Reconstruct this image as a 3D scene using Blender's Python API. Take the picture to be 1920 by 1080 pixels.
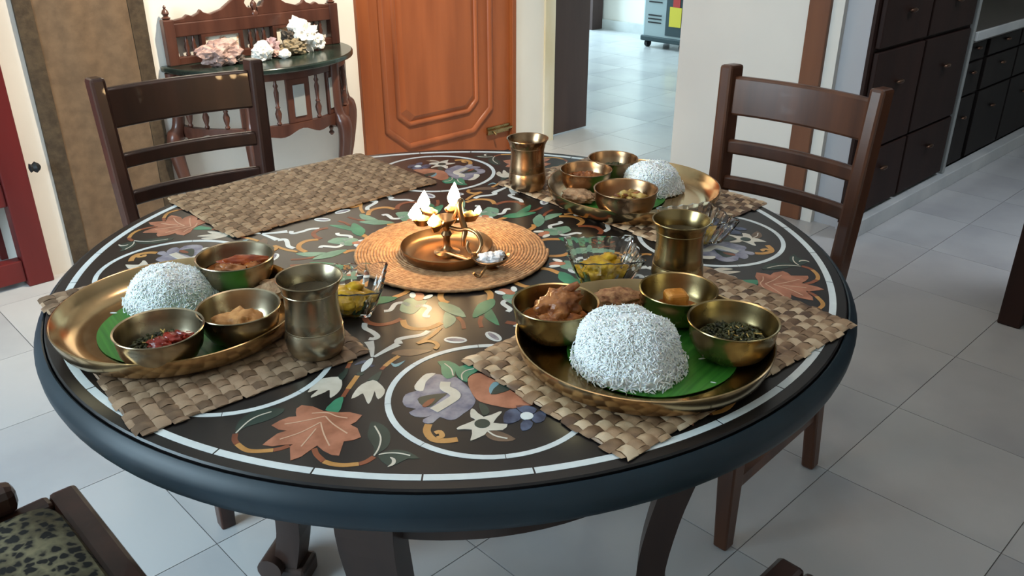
import bpy, bmesh, math, random
from mathutils import Vector, Matrix, noise
random.seed(7)
for o in list(bpy.data.objects): bpy.data.objects.remove(o)
SC = bpy.context.scene
COL = SC.collection
PI = math.pi
# ---------------------------------------------------------------- camera
CAM = Vector((0.0915, -1.2770, 1.3018)); PITCH = 0.44213; FPX = 1600.0
cd = bpy.data.cameras.new('camera'); cd.sensor_width = 36.0; cd.lens = FPX / 1920 * 36; cd.clip_start = 0.02
cam = bpy.data.objects.new('camera', cd); COL.objects.link(cam)
cam.location = CAM; cam.rotation_euler = (PI / 2 - PITCH, 0.0003, 0)
SC.camera = cam
SC.view_settings.view_transform = 'Standard'; SC.view_settings.look = 'None'
SC.view_settings.exposure = 0.55; SC.view_settings.gamma = 1.0; SC.view_settings.use_curve_mapping = False
ROT = math.radians(44)                      # the room is turned 44 degrees against the camera
U = Vector((math.cos(ROT), math.sin(ROT), 0)); V = Vector((-math.sin(ROT), math.cos(ROT), 0))
def W(u, v, z=0): return U * u + V * v + Vector((0, 0, z))
def srgb(r, g, b):
    f = lambda c: (c / 255 / 12.92) if c <= 10 else ((c / 255 + .055) / 1.055) ** 2.4
    return (f(r), f(g), f(b), 1)
# ---------------------------------------------------------------- light
wd = bpy.data.worlds.new('world'); SC.world = wd; wd.use_nodes = True
wd.node_tree.nodes['Background'].inputs[0].default_value = (.72, .86, 1, 1)
wd.node_tree.nodes['Background'].inputs[1].default_value = 1.2
def area(name, loc, target, sx, sy, power, colr, spread=180):
    l = bpy.data.lights.new(name, 'AREA'); l.shape = 'RECTANGLE'; l.size = sx; l.size_y = sy
    l.energy = power; l.color = colr; l.spread = math.radians(spread)
    o = bpy.data.objects.new(name, l); COL.objects.link(o); o.location = loc
    o.rotation_euler = (Vector(target) - Vector(loc)).to_track_quat('-Z', 'Y').to_euler()
    return o
# daylight through the dining room window, the far room window, one ceiling spot, plus added kitchen and room fills
area('window_daylight', W(-2.42, .75, 1.35), W(0, .3, .7), 1.3, 1.3, 68, (.64, .86, 1.0))
area('far_room_daylight', W(5.2, 5.9, 1.4), W(4.6, 2.6, .3), 1.6, 1.6, 150, (.62, .88, 1.0))
area('kitchen_floor_fill', W(2.75, -.75, 2.6), W(2.6, -.75, 0), .6, .6, 10, (.80, .88, 1.0), 110)  # added unseen light, brightens the floor by the kitchen units
def spot(name, loc, target, power, colr, angle, rad):
    l = bpy.data.lights.new(name, 'SPOT'); l.energy = power; l.color = colr; l.spot_size = math.radians(angle); l.spot_blend = .8; l.shadow_soft_size = rad
    o = bpy.data.objects.new(name, l); COL.objects.link(o); o.location = loc
    o.rotation_euler = (Vector(target) - Vector(loc)).to_track_quat('-Z', 'Y').to_euler()
spot('ceiling_spot_console', W(1.05, 1.0, 2.6), W(1.0, 2.25, .75), 260, (1, .87, .68), 88, .035)
l = bpy.data.lights.new('room_fill_point', 'POINT'); l.energy = 8; l.color = (1, .80, .68); l.shadow_soft_size = .12  # added soft fill for the whole room, no lamp hangs here
o = bpy.data.objects.new('room_fill_point', l); COL.objects.link(o); o.location = W(.3, .2, 2.45)

# ---------------------------------------------------------------- pixel helper (rays only, distance from planes)
CP, SP = math.cos(PITCH), math.sin(PITCH)
RT = Vector((1, 0, 0)); FW = Vector((0, CP, -SP)); UP = RT.cross(FW)
def ray(x, y): return RT * ((x - 960) / FPX) - UP * ((y - 540) / FPX) + FW
def at(x, y, z):
    d = ray(x, y); return CAM + d * ((z - CAM.z) / d.z)
def project(P):
    d = Vector(P) - CAM; k = d.dot(FW)
    if k < .05: return None
    return (960 + FPX * d.dot(RT) / k, 540 - FPX * d.dot(UP) / k)

# ---------------------------------------------------------------- materials
MATS = {}
def nodes(name):
    m = bpy.data.materials.new(name); m.use_nodes = True
    nt = m.node_tree; b = nt.nodes['Principled BSDF']; MATS[name] = m
    return m, nt, b
def N(nt, t, **kw):
    n = nt.nodes.new(t)
    for k, v in kw.items():
        if k in n.inputs: n.inputs[k].default_value = v
        else: setattr(n, k, v)
    return n
def ramp(nt, fac, stops):
    r = nt.nodes.new('ShaderNodeValToRGB'); e = r.color_ramp.elements
    while len(e) < len(stops): e.new(.5)
    for i, (p, c) in enumerate(stops): e[i].position = p; e[i].color = c
    nt.links.new(fac, r.inputs[0]); return r.outputs[0]
def coords(nt, scale=(1, 1, 1), rnd=False):
    tc = nt.nodes.new('ShaderNodeTexCoord'); mp = nt.nodes.new('ShaderNodeMapping')
    mp.inputs['Scale'].default_value = scale; nt.links.new(tc.outputs['Object'], mp.inputs[0])
    if rnd:
        oi = nt.nodes.new('ShaderNodeObjectInfo'); mu = N(nt, 'ShaderNodeMath', operation='MULTIPLY'); mu.inputs[1].default_value = 37
        nt.links.new(oi.outputs['Random'], mu.inputs[0]); cb = nt.nodes.new('ShaderNodeCombineXYZ')
        for i in range(3): nt.links.new(mu.outputs[0], cb.inputs[i])
        nt.links.new(cb.outputs[0], mp.inputs['Location'])
    return mp.outputs[0]
def bump(nt, b, h, strength, dist=.002):
    n = nt.nodes.new('ShaderNodeBump'); n.inputs['Strength'].default_value = strength; n.inputs['Distance'].default_value = dist
    nt.links.new(h, n.inputs['Height']); nt.links.new(n.outputs[0], b.inputs['Normal'])
def mat(name, c1, c2=None, rough=.5, metal=0, scale=20, stretch=(1, 1, 1), bmp=0, bscale=None, detail=4, spec=.5, coat=0, lo=.35, hi=.65, rnd=False, rvar=0, bdist=.002, trans=0, ior=1.45, sss=0):
    m, nt, b = nodes(name)
    b.inputs['Roughness'].default_value = rough; b.inputs['Metallic'].default_value = metal
    b.inputs['Specular IOR Level'].default_value = spec; b.inputs['Coat Weight'].default_value = coat
    b.inputs['Transmission Weight'].default_value = trans; b.inputs['IOR'].default_value = ior
    if sss: b.inputs['Subsurface Weight'].default_value = sss; b.inputs['Subsurface Radius'].default_value = (.01, .008, .005)
    co = coords(nt, stretch, rnd)
    nz = N(nt, 'ShaderNodeTexNoise', Scale=scale, Detail=detail); nt.links.new(co, nz.inputs['Vector'])
    if c2: nt.links.new(ramp(nt, nz.outputs[0], [(lo, c1), (hi, c2)]), b.inputs['Base Color'])
    else: b.inputs['Base Color'].default_value = c1
    if rvar:
        mr = N(nt, 'ShaderNodeMapRange'); nt.links.new(nz.outputs[0], mr.inputs[0]); mr.inputs[3].default_value = rough - rvar; mr.inputs[4].default_value = rough + rvar
        nt.links.new(mr.outputs[0], b.inputs['Roughness'])
    if bmp:
        nb = N(nt, 'ShaderNodeTexNoise', Scale=bscale or scale * 3, Detail=3); nt.links.new(co, nb.inputs['Vector']); bump(nt, b, nb.outputs[0], bmp, bdist)
    return m
S = srgb
wall_m = mat('wall_paint', S(226, 221, 212), S(218, 213, 205), rough=.75, scale=1.5, bmp=.08, bscale=90)
ceil_m = mat('ceiling_paint', S(235, 233, 228), rough=.9)
cream_m = mat('cream_jamb_paint', S(222, 214, 196), S(206, 192, 160), rough=.6, scale=6, stretch=(1, 1, .3))
tile_m = mat('white_marble_tile', S(184, 184, 184), S(164, 164, 166), rough=.22, scale=2.2, detail=8, lo=.42, hi=.72, rvar=.06, spec=.4, rnd=True)
grout_m = mat('floor_grout', S(120, 116, 112), rough=.8)
skirt_m = mat('pale_stone_skirting', S(206, 208, 206), S(186, 190, 190), rough=.35, scale=5)
def wood(name, a, b_, rough=.38, grain=14, ax='z', coat=.15, spec=.45):
    st = {'x': (.12, 1, 1), 'y': (1, .12, 1), 'z': (1, 1, .12)}[ax]
    return mat(name, a, b_, rough=rough, scale=grain, stretch=st, detail=6, bmp=.05, bscale=grain * 4, coat=coat, lo=.3, hi=.7, spec=spec)
chair_m = wood('dark_brown_chair_wood', S(48, 30, 24), S(70, 42, 32), .36, 18)
chair_red_m = wood('red_brown_chair_wood', S(62, 36, 24), S(92, 54, 34), .33, 18)
tleg_m = wood('dark_table_wood', S(42, 29, 25), S(62, 44, 37), .42, 12)
door_m = wood('orange_teak_door_wood', S(126, 66, 34), S(158, 88, 50), .42, 9, coat=.1)
doorf_m = wood('teak_door_frame_wood', S(122, 62, 30), S(152, 84, 42), .45, 9)
trim_m = wood('brown_trim_wood', S(98, 58, 36), S(122, 76, 48), .5, 9)
leaf_dark_m = wood('dark_brown_door_wood', S(58, 42, 40), S(72, 54, 50), .6, 10, coat=0)
kit_m = wood('dark_kitchen_wood', S(34, 19, 15), S(48, 28, 22), .6, 8, coat=0, spec=.25)
kit2_m = wood('black_brown_kitchen_wood', S(22, 17, 16), S(32, 26, 24), .6, 8, coat=0, spec=.25)
cons_m = wood('mahogany_console_wood', S(60, 34, 27), S(94, 58, 45), .32, 16)
red_m = wood('red_lacquered_wood', S(82, 20, 20), S(104, 28, 26), .45, 8)
rim_m = mat('black_rim_blue_sheen', S(13, 31, 41), S(18, 38, 49), rough=.45, scale=12, bmp=.04, spec=.5)  # teal base colour stands in for blue window reflection on the dark rim
marble_m = mat('black_marble', S(17, 15, 16), S(28, 24, 24), rough=.33, scale=9, spec=.5, detail=8, rvar=.03)
green_top_m = mat('green_black_marble', S(22, 30, 27), S(44, 58, 50), rough=.2, scale=8, detail=8)
white_in = mat('white_shell_inlay', S(222, 230, 230), S(206, 214, 216), rough=.35, scale=30)
cream_in = mat('cream_stone_inlay', S(214, 208, 194), S(196, 188, 172), rough=.4, scale=40)
terra_in = mat('terracotta_stone_inlay', S(150, 92, 66), S(182, 120, 92), rough=.45, scale=45, detail=6)
vein_in = mat('pale_vein_inlay', S(206, 168, 140), rough=.5)
green_in = mat('emerald_stone_inlay', S(40, 112, 84), S(64, 140, 106), rough=.4, scale=30)
pgreen_in = mat('pale_green_stone_inlay', S(92, 134, 114), S(122, 160, 138), rough=.4, scale=30)
dgreen_in = mat('dark_green_stone_inlay', S(28, 46, 40), S(40, 62, 54), rough=.4, scale=30)
ochre_in = mat('ochre_stone_inlay', S(176, 124, 60), S(200, 150, 88), rough=.45, scale=30)
rust_in = mat('rust_stone_inlay', S(112, 58, 36), S(142, 78, 48), rough=.45, scale=30)
purple_in = mat('violet_grey_stone_inlay', S(92, 92, 116), S(150, 148, 158), rough=.4, scale=55, detail=8)
blue_in = mat('lapis_stone_inlay', S(36, 46, 72), S(84, 96, 122), rough=.4, scale=60, detail=8)
teal_in = mat('grey_teal_stone_inlay', S(104, 146, 158), S(132, 168, 176), rough=.4, scale=30)
brown_in = mat('brown_stone_inlay', S(94, 74, 58), S(118, 94, 74), rough=.4, scale=30)
def metal(name, a, b_, rough, sc=14): return mat(name, a, b_, rough=rough, metal=1, scale=sc, rvar=.07, bmp=.03, bscale=60, detail=5)
brass_m = metal('aged_brass', S(140, 120, 82), S(172, 152, 110), .27)
bell_m = metal('bell_metal', S(150, 136, 112), S(180, 166, 140), .28)
copper_m = metal('warm_bronze', S(158, 126, 96), S(188, 156, 122), .28)
thali_m = metal('polished_kansa', S(164, 136, 98), S(194, 166, 124), .2)
dkbrass_m = metal('dark_lamp_brass', S(130, 100, 70), S(164, 130, 94), .3)
steel_m = mat('pale_metal_strip', S(160, 164, 162), rough=.4, metal=.3)
knob_m = metal('antique_knob_metal', S(84, 62, 50), S(110, 86, 70), .45)
def cloth_leopard():
    m, nt, b = nodes('leopard_print_cloth'); co = coords(nt, (1, 1, 1))
    nz = N(nt, 'ShaderNodeTexNoise', Scale=60, Detail=2); nt.links.new(co, nz.inputs['Vector'])
    mx = N(nt, 'ShaderNodeMixRGB'); mx.inputs[0].default_value = .018; nt.links.new(co, mx.inputs[1]); nt.links.new(nz.outputs[1], mx.inputs[2])
    vo = N(nt, 'ShaderNodeTexVoronoi', Scale=66); nt.links.new(mx.outputs[0], vo.inputs['Vector'])
    c = ramp(nt, vo.outputs['Distance'], [(.36, S(30, 27, 24)), (.48, S(126, 118, 92)), (.8, S(158, 148, 114))])
    n2 = N(nt, 'ShaderNodeTexNoise', Scale=9); nt.links.new(co, n2.inputs['Vector'])
    mm = N(nt, 'ShaderNodeMixRGB', blend_type='MULTIPLY'); mm.inputs[0].default_value = .9
    nt.links.new(c, mm.inputs[1]); nt.links.new(ramp(nt, n2.outputs[0], [(.35, S(120, 110, 95)), (.65, S(255, 255, 255))]), mm.inputs[2])
    nt.links.new(mm.outputs[0], b.inputs['Base Color']); b.inputs['Roughness'].default_value = .9
    bump(nt, b, nz.outputs[0], .15); return m
leopard_m = cloth_leopard()
def straw(name, dark, mid, light, patch=14):
    m, nt, b = nodes(name); co = coords(nt, (1, 1, 1), True)
    oi = nt.nodes.new('ShaderNodeObjectInfo')
    n1 = N(nt, 'ShaderNodeTexNoise', Scale=patch * 3, Detail=1); nt.links.new(co, n1.inputs['Vector'])
    ad = N(nt, 'ShaderNodeMath', operation='ADD'); nt.links.new(n1.outputs[0], ad.inputs[0])
    mu = N(nt, 'ShaderNodeMath', operation='MULTIPLY_ADD'); mu.inputs[1].default_value = .46; mu.inputs[2].default_value = -.23
    nt.links.new(oi.outputs['Random'], mu.inputs[0]); nt.links.new(mu.outputs[0], ad.inputs[1])
    nt.links.new(ramp(nt, ad.outputs[0], [(.3, dark), (.5, mid), (.68, light)]), b.inputs['Base Color'])
    b.inputs['Roughness'].default_value = .55
    n2 = N(nt, 'ShaderNodeTexNoise', Scale=400, Detail=2); nt.links.new(co, n2.inputs['Vector']); bump(nt, b, n2.outputs[0], .25, .001)
    return m
straw_b = straw('banana_fibre_checked', S(82, 58, 40), S(122, 94, 68), S(160, 130, 100))
straw_b2 = straw('banana_fibre_pale', S(128, 100, 74), S(176, 148, 116), S(206, 184, 154))
straw_d = straw('banana_fibre_brown', S(96, 74, 54), S(132, 106, 82), S(160, 134, 108))
straw_e = straw('banana_fibre_tan', S(116, 88, 62), S(144, 114, 84), S(166, 136, 104))
coil_m = mat('coiled_cane_rope', S(166, 122, 84), S(206, 162, 118), rough=.6, scale=120, bmp=.5, bscale=420, detail=3)
leafg_m = mat('banana_leaf_green', S(42, 104, 34), S(64, 132, 46), rough=.4, scale=6, stretch=(1, 30, 1), bmp=.05)
rice_m = mat('cooked_white_rice', S(240, 243, 241), rough=.75, sss=.35, spec=.25)
glass_m = mat('cut_glass', (.96, .98, .98, 1), rough=.03, trans=1, ior=1.5)
water_m = mat('water_in_tumbler', S(70, 60, 46), rough=.03, spec=.6)
def food(name, a, b_, rough=.35, sc=60, bm=.35, **k): return mat(name, a, b_, rough=rough, scale=sc, bmp=bm, bscale=sc * 2.5, detail=6, bdist=.003, **k)
gravy_m = food('orange_brown_gravy', S(128, 66, 24), S(170, 98, 42), .22)
chick_m = food('browned_chicken', S(120, 64, 32), S(176, 112, 60), .32)
redfry_m = food('red_fried_fish', S(120, 44, 18), S(166, 78, 36), .3)
mash_m = food('yellow_mash', S(176, 116, 60), S(208, 152, 92), .5, 90)
greens_m = food('dark_cooked_greens', S(36, 38, 20), S(82, 80, 40), .45, 160)
chili_m = food('red_chilli_paste', S(110, 24, 14), S(158, 46, 26), .25)
cutlet_m = food('crumbed_cutlet', S(132, 84, 54), S(180, 134, 92), .75, 130, .6)
cutlet_p = food('pale_crumbed_cutlet', S(146, 112, 82), S(178, 146, 112), .8, 130, .6)
panr_m = food('orange_paneer', S(184, 112, 34), S(212, 148, 70), .4, 50)
veg_m = food('yellow_cooked_vegetable', S(176, 134, 60), S(214, 184, 110), .4, 80)
pickle_m = food('yellow_pickle', S(160, 116, 8), S(206, 164, 24), .3, 70)
salt_m = mat('white_salt', S(235, 236, 240), rough=.7, scale=200, bmp=.6, bscale=500)
butter_m = mat('pale_ghee_wick', S(230, 196, 120), rough=.4)
rock_pink = food('pink_amethyst_rock', S(128, 98, 92), S(192, 162, 152), .5, 30, .9)
rock_white = food('white_quartz_rock', S(226, 220, 210), S(248, 246, 240), .45, 30, .9)
rock_green = food('grey_green_rock', S(96, 84, 62), S(156, 140, 112), .6, 40, .9)
rock_dark = food('dark_crystal_rock', S(52, 44, 38), S(98, 86, 74), .5, 40, .9)
rock_violet = food('violet_crystal_rock', S(136, 106, 112), S(196, 170, 172), .4, 40, .9)
hang_m = mat('brown_woven_hanging', S(92, 73, 54), S(110, 88, 66), rough=.9, scale=24, bmp=.5, bscale=320, detail=5)
band_m = mat('dark_hanging_band', S(58, 46, 33), S(76, 62, 45), rough=.95, scale=40, bmp=.8, bscale=160)
tilep_m = mat('painted_floral_tile', S(228, 222, 206), S(170, 120, 80), rough=.3, scale=40, lo=.52, hi=.62)
cooler_m = mat('grey_blue_plastic', S(150, 164, 168), rough=.45)
cooler_d = mat('dark_teal_plastic', S(44, 62, 68), rough=.5)
blackp_m = mat('black_rubber', S(22, 24, 26), rough=.6)
yellow_m = mat('yellow_sticker', S(206, 190, 60), rough=.5)
redst_m = mat('red_sticker', S(170, 50, 46), rough=.5)
counter_m = mat('dark_granite_counter', S(44, 42, 40), S(70, 66, 62), rough=.3, scale=90)
grey_m = mat('grey_passage_wall', S(176, 176, 180), rough=.8)  # one plain grey for the recess wall and its strip
def emit(name, c, st):
    m, nt, b = nodes(name); b.inputs['Base Color'].default_value = (0, 0, 0, 1); b.inputs['Emission Color'].default_value = c; b.inputs['Emission Strength'].default_value = st; return m
flame_m = emit('oil_flame', (1, .66, .32, 1), 80)

# ---------------------------------------------------------------- mesh helpers
class MB:
    def __init__(s): s.v = []; s.f = []
    def box(s, x0, x1, y0, y1, z0, z1):
        k = len(s.v)
        s.v += [(x, y, z) for z in (z0, z1) for x, y in ((x0, y0), (x1, y0), (x1, y1), (x0, y1))]
        s.f += [tuple(k + i for i in q) for q in ((3, 2, 1, 0), (4, 5, 6, 7), (0, 1, 5, 4), (1, 2, 6, 5), (2, 3, 7, 6), (3, 0, 4, 7))]; return s
    def rings(s, rings, closed=True, cap0=True, cap1=True):
        k = len(s.v); n = len(rings[0])
        for r in rings: s.v += [tuple(p) for p in r]
        for i in range(len(rings) - 1):
            for j in range(n if closed else n - 1):
                a = k + i * n + j; b_ = k + i * n + (j + 1) % n
                s.f.append((a, b_, b_ + n, a + n))
        if cap0: s.f.append(tuple(k + j for j in reversed(range(n))))
        if cap1: s.f.append(tuple(k + (len(rings) - 1) * n + j for j in range(n)))
        return s
    def lathe(s, prof, n=32, cx=0, cy=0, cap0=True, cap1=True, wob=None):
        R = []
        for r, z in prof:
            R.append([(cx + r * (1 + (wob(2 * PI * j / n, z) if wob else 0)) * math.cos(2 * PI * j / n), cy + r * (1 + (wob(2 * PI * j / n, z) if wob else 0)) * math.sin(2 * PI * j / n), z) for j in range(n)])
        return s.rings(R, True, cap0, cap1)
    def tube(s, pts, rad, n=8, flat=1.0, cap=True):
        pts = [Vector(p) for p in pts]; R = []; ref = None
        if not isinstance(rad, (list, tuple)): rad = [rad] * len(pts)
        for i, p in enumerate(pts):
            t = (pts[min(i + 1, len(pts) - 1)] - pts[max(i - 1, 0)]).normalized()
            if ref is None: ref = Vector((0, 0, 1)) if abs(t.z) < .9 else Vector((1, 0, 0))
            a = (ref - t * ref.dot(t)).normalized(); b_ = t.cross(a); ref = a
            R.append([p + a * (rad[i] * flat * math.cos(2 * PI * j / n)) + b_ * (rad[i] * math.sin(2 * PI * j / n)) for j in range(n)])
        return s.rings(R, True, cap, cap)
    def bar(s, pts, w, h, up=(0, 0, 1)):            # rectangular section swept on a path, w sideways, h along up
        pts = [Vector(p) for p in pts]; R = []
        W_ = w if isinstance(w, (list, tuple)) else [w] * len(pts); H_ = h if isinstance(h, (list, tuple)) else [h] * len(pts)
        for i, p in enumerate(pts):
            t = (pts[min(i + 1, len(pts) - 1)] - pts[max(i - 1, 0)]).normalized(); u = Vector(up); u = (u - t * u.dot(t)).normalized(); sd = t.cross(u)
            a, b_ = sd * W_[i] / 2, u * H_[i] / 2
            R.append([p - a - b_, p + a - b_, p + a + b_, p - a + b_])
        return s.rings(R)
    def prism(s, poly, z0, z1):
        k = len(s.v); n = len(poly)
        s.v += [(x, y, z0) for x, y in poly] + [(x, y, z1) for x, y in poly]
        s.f.append(tuple(k + j for j in reversed(range(n)))); s.f.append(tuple(k + n + j for j in range(n)))
        for j in range(n): s.f.append((k + j, k + (j + 1) % n, k + n + (j + 1) % n, k + n + j))
        return s
    def blob(s, c, r, seed=0, amp=.15, freq=2.0, sub=3, spiky=0, rot=0, zmin=-9):
        vs, fs = ico(sub); k = len(s.v); off = Vector((seed * 3.7, seed * 1.3, seed * 2.1)); cr, sr = math.cos(rot), math.sin(rot)
        for p in vs:
            d = 1 + amp * noise.noise(p * freq + off) * 2 + amp * .5 * noise.noise(p * freq * 2.7 + off) * 2
            if spiky: d += spiky * (noise.cell(p * 5 + off) - .5)
            x, y, z = p.x * d * r[0], p.y * d * r[1], p.z * d * r[2]
            s.v.append((c[0] + x * cr - y * sr, c[1] + x * sr + y * cr, max(zmin, c[2] + z)))
        s.f += [tuple(k + i for i in f) for f in fs]; return s
    def build(s, name, m, parent=None, loc=None, rotz=0, smooth=None, bev=0, seg=2):
        me = bpy.data.meshes.new(name); me.from_pydata(s.v, [], s.f); me.update()
        bm = bmesh.new(); bm.from_mesh(me); bmesh.ops.recalc_face_normals(bm, faces=bm.faces); bm.to_mesh(me); bm.free()
        if smooth: me.shade_smooth(); me.set_sharp_from_angle(angle=math.radians(smooth))
        me.materials.append(m); o = bpy.data.objects.new(name, me); COL.objects.link(o)
        if parent: o.parent = parent
        if loc is not None: o.location = loc
        o.rotation_euler.z = rotz
        if bev:
            b = o.modifiers.new('edge', 'BEVEL'); b.width = bev; b.segments = seg; b.limit_method = 'ANGLE'
        return o
_ico = {}
def ico(sub):
    if sub not in _ico:
        bm = bmesh.new(); bmesh.ops.create_icosphere(bm, subdivisions=sub, radius=1)
        _ico[sub] = ([v.co.copy() for v in bm.verts], [[v.index for v in f.verts] for f in bm.faces]); bm.free()
    return _ico[sub]
def tag(o, label, cat, group=None, kind=None):
    o['label'] = label; o['category'] = cat
    if group: o['group'] = group
    if kind: o['kind'] = kind
    return o
def thing(name, label, cat, loc=(0, 0, 0), rotz=0, group=None):
    o = bpy.data.objects.new(name, None); COL.objects.link(o); o.location = loc; o.rotation_euler.z = rotz; o.empty_display_size = .05
    return tag(o, label, cat, group)
def struct(o, label=None):
    o['kind'] = 'structure'
    if label: o['label'] = label
    return o
def copy_tree(o, parent=None):
    c = o.copy(); COL.objects.link(c)
    if parent: c.parent = parent
    for ch in list(o.children): copy_tree(ch, c)
    return c
def spline(pts, n=6):
    P = [Vector(p) for p in pts]; out = []
    for i in range(len(P) - 1):
        a, b_, c, d = P[max(i - 1, 0)], P[i], P[i + 1], P[min(i + 2, len(P) - 1)]
        for k in range(n):
            t = k / n; out.append(.5 * ((2 * b_) + (c - a) * t + (2 * a - 5 * b_ + 4 * c - d) * t * t + (3 * b_ - a - 3 * c + d) * t ** 3))
    out.append(P[-1]); return out

# ================================================================ the room
WB = 2.25; WU = 2.45; H = 2.7
f = MB().box(-2.8, 6.3, -2.8, 6.3, -.08, -.0025).build('floor', grout_m, rotz=ROT); struct(f, 'white marble tile floor with thin grey joints')
TS = .4; U0, V0 = .919, -.295
tmesh = None; rest = MB(); ntile = 0
for i in range(-9, 14):
    for j in range(-6, 17):
        u0, v0 = U0 + i * TS, V0 + j * TS
        cu, cv = u0 + TS / 2, v0 + TS / 2
        if cu > 6.2 or cv > 6.1: continue
        vis = False
        for a in (0, .5, 1):
            for b_ in (0, .5, 1):
                p = project(W(u0 + a * TS, v0 + b_ * TS))
                if p and -60 < p[0] < 1980 and -40 < p[1] < 1160: vis = True
        g = .0011
        if vis and ntile < 290 and (cu - .0) ** 2 + cv ** 2 < 60:
            if tmesh is None:
                t = MB().prism([(-TS / 2 + g, -TS / 2 + g), (TS / 2 - g, -TS / 2 + g), (TS / 2 - g, TS / 2 - g), (-TS / 2 + g, TS / 2 - g)], -.0024, 0).build('floor_tile', tile_m, f, (cu, cv, 0)); tmesh = t.data
            else:
                t = bpy.data.objects.new('floor_tile', tmesh); COL.objects.link(t); t.parent = f; t.location = (cu, cv, 0)
            ntile += 1
        else: rest.box(u0 + g, u0 + TS - g, v0 + g, v0 + TS - g, -.0024, 0)
r_ = rest.build('floor_tile_field', tile_m, f); r_['kind'] = 'stuff'
struct(MB().box(-2.8, 6.3, -2.8, 6.3, H, H + .1).build('ceiling', ceil_m, rotz=ROT))
def wallobj(name, boxes, m=None):
    mb = MB()
    for b_ in boxes: mb.box(*b_)
    return struct(mb.build(name, m or wall_m, rotz=ROT))
wallobj('wall_back', [(-.12, 1.352, WB, WB + .15, 0, H), (2.31, 2.535, WB, WB + .15, 0, H), (1.352, 2.31, WB, WB + .15, 2.12, H)])
wallobj('wall_alcove', [(-2.8, .03, 2.95, 3.1, 0, H), (-.12, .03, WB + .15, 2.95, 0, H)])
wallobj('wall_left', [(-2.65, -2.5, -2.8, .05, 0, H), (-2.65, -2.5, 1.45, 2.95, 0, H), (-2.65, -2.5, .05, 1.45, 0, .7), (-2.65, -2.5, .05, 1.45, 2.05, H)])
wallobj('wall_front', [(-2.65, 6.3, -2.8, -2.65, 0, H)])
wallobj('wall_right', [(WU, WU + .12, .722, 1.322, 0, H), (WU, WU + .12, 1.322, WB, 2.12, H), (WU, WU + .03, .43, .722, 2.12, H)])
wallobj('wall_passage', [(WU + .03, WU + .10, .44, .721, 0, H)], grey_m)
wallobj('wall_far', [(5.95, 6.1, 1.4, 6.3, 0, H)])
wallobj('wall_far_side', [(2.4, 4.2, 6.15, 6.3, 0, H), (4.2, 6.1, 6.15, 6.3, 0, .55), (4.2, 6.1, 6.15, 6.3, 2.2, H), (2.4, 2.535, WB + .15, 6.15, 0, H), (3.15, 6.1, 1.3, 1.42, 0, H)])
wallobj('wall_kitchen', [(5.2, 5.35, -2.65, 1.3, 0, H), (2.75, 5.2, 1.02, 1.08, 0, H)])
struct(MB().box(2.535, 2.61, WB - .012, WB + .15, 0, H).build('trim_1', cream_m, rotz=ROT), 'cream painted corner strip beside the dark door')
struct(MB().box(WU - .012, WU + .018, .632, .722, 0, 2.12).build('trim_2', trim_m, rotz=ROT, bev=.004), 'brown wooden door post behind the ladder-back chair')
struct(MB().box(WU + .004, WU + .03, .583, .631, 0, 2.12).build('trim_3', wall_m, rotz=ROT), 'pale strip beside the brown wooden door post')
struct(MB().box(WU + .012, WU + .03, .44, .476, 0, 2.12).build('trim_4', grey_m, rotz=ROT), 'grey strip beside the tall drawer cabinet')
struct(MB().box(5.93, 5.948, 3.2, 5.0, 0, .09).build('baseboard_far', skirt_m, rotz=ROT))
# window in the left wall, out of frame: its frame only
wf = MB()
for q in ((.05, .10, .7, 2.05), (1.40, 1.45, .7, 2.05), (.05, 1.45, .7, .75), (.05, 1.45, 2.0, 2.05), (.73, .77, .7, 2.05)): wf.box(-2.6, -2.55, q[0], q[1], q[2], q[3])
struct(wf.build('window_1', chair_m, rotz=ROT))

# the orange door
dr = MB().box(1.352, 1.415, WB - .02, WB + .1, 0, 2.12).box(2.285, 2.312, WB - .02, WB + .1, 0, 2.12).box(1.415, 2.285, WB - .02, WB + .1, 2.06, 2.12).build('door_1', doorf_m, rotz=ROT, bev=.003)
struct(dr, 'orange teak panelled door with wooden frame')
dl = MB().box(1.417, 2.283, WB + .005, WB + .045, .008, 2.058).build('door_leaf', door_m, dr, bev=.002)
MB().box(1.417, 1.47, WB - .006, WB + .004, .008, 2.058).build('door_edge_strip', doorf_m, dr, bev=.002)
def octo(u0, u1, z0, z1, cu, cz): return [(u0 + cu, z0), (u1 - cu, z0), (u1, z0 + cz), (u1, z1 - cz), (u1 - cu, z1), (u0 + cu, z1), (u0, z1 - cz), (u0, z0 + cz)]
def moulding(poly, y, w, h, name):
    pts = [Vector((a, y, b_)) for a, b_ in poly]; n = len(pts); R = []
    for i in range(n + 1):
        p = pts[i % n]; t1 = (pts[(i + 1) % n] - p).normalized(); t0 = (p - pts[(i - 1) % n]).normalized(); t = (t0 + t1).normalized()
        sd = Vector((t.z, 0, -t.x)); k = w / max(.5, t.dot(t1))
        R.append([p + sd * (k * x) + Vector((0, -h * zz, 0)) for x, zz in ((-1, 0), (-.6, .8), (0, 1), (.6, .8), (1, 0))])
    mb = MB(); mb.rings(R, False, False, False); return mb.build(name, door_m, dl, smooth=50)
moulding(octo(1.49, 2.15, .155, 1.95, .125, .1), WB + .005, .016, .014, 'outer_moulding')
moulding(octo(1.56, 2.055, .262, 1.85, .06, .05), WB + .005, .012, .012, 'inner_moulding')
pan = MB(); po = octo(1.575, 2.04, .277, 1.835, .055, .045); pi = octo(1.60, 2.015, .30, 1.81, .05, .04)
pan.rings([[(a, WB + .005, b_) for a, b_ in po], [(a, WB - .006, b_) for a, b_ in pi]], True, False, True); pan.build('raised_panel', door_m, dl)
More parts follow.
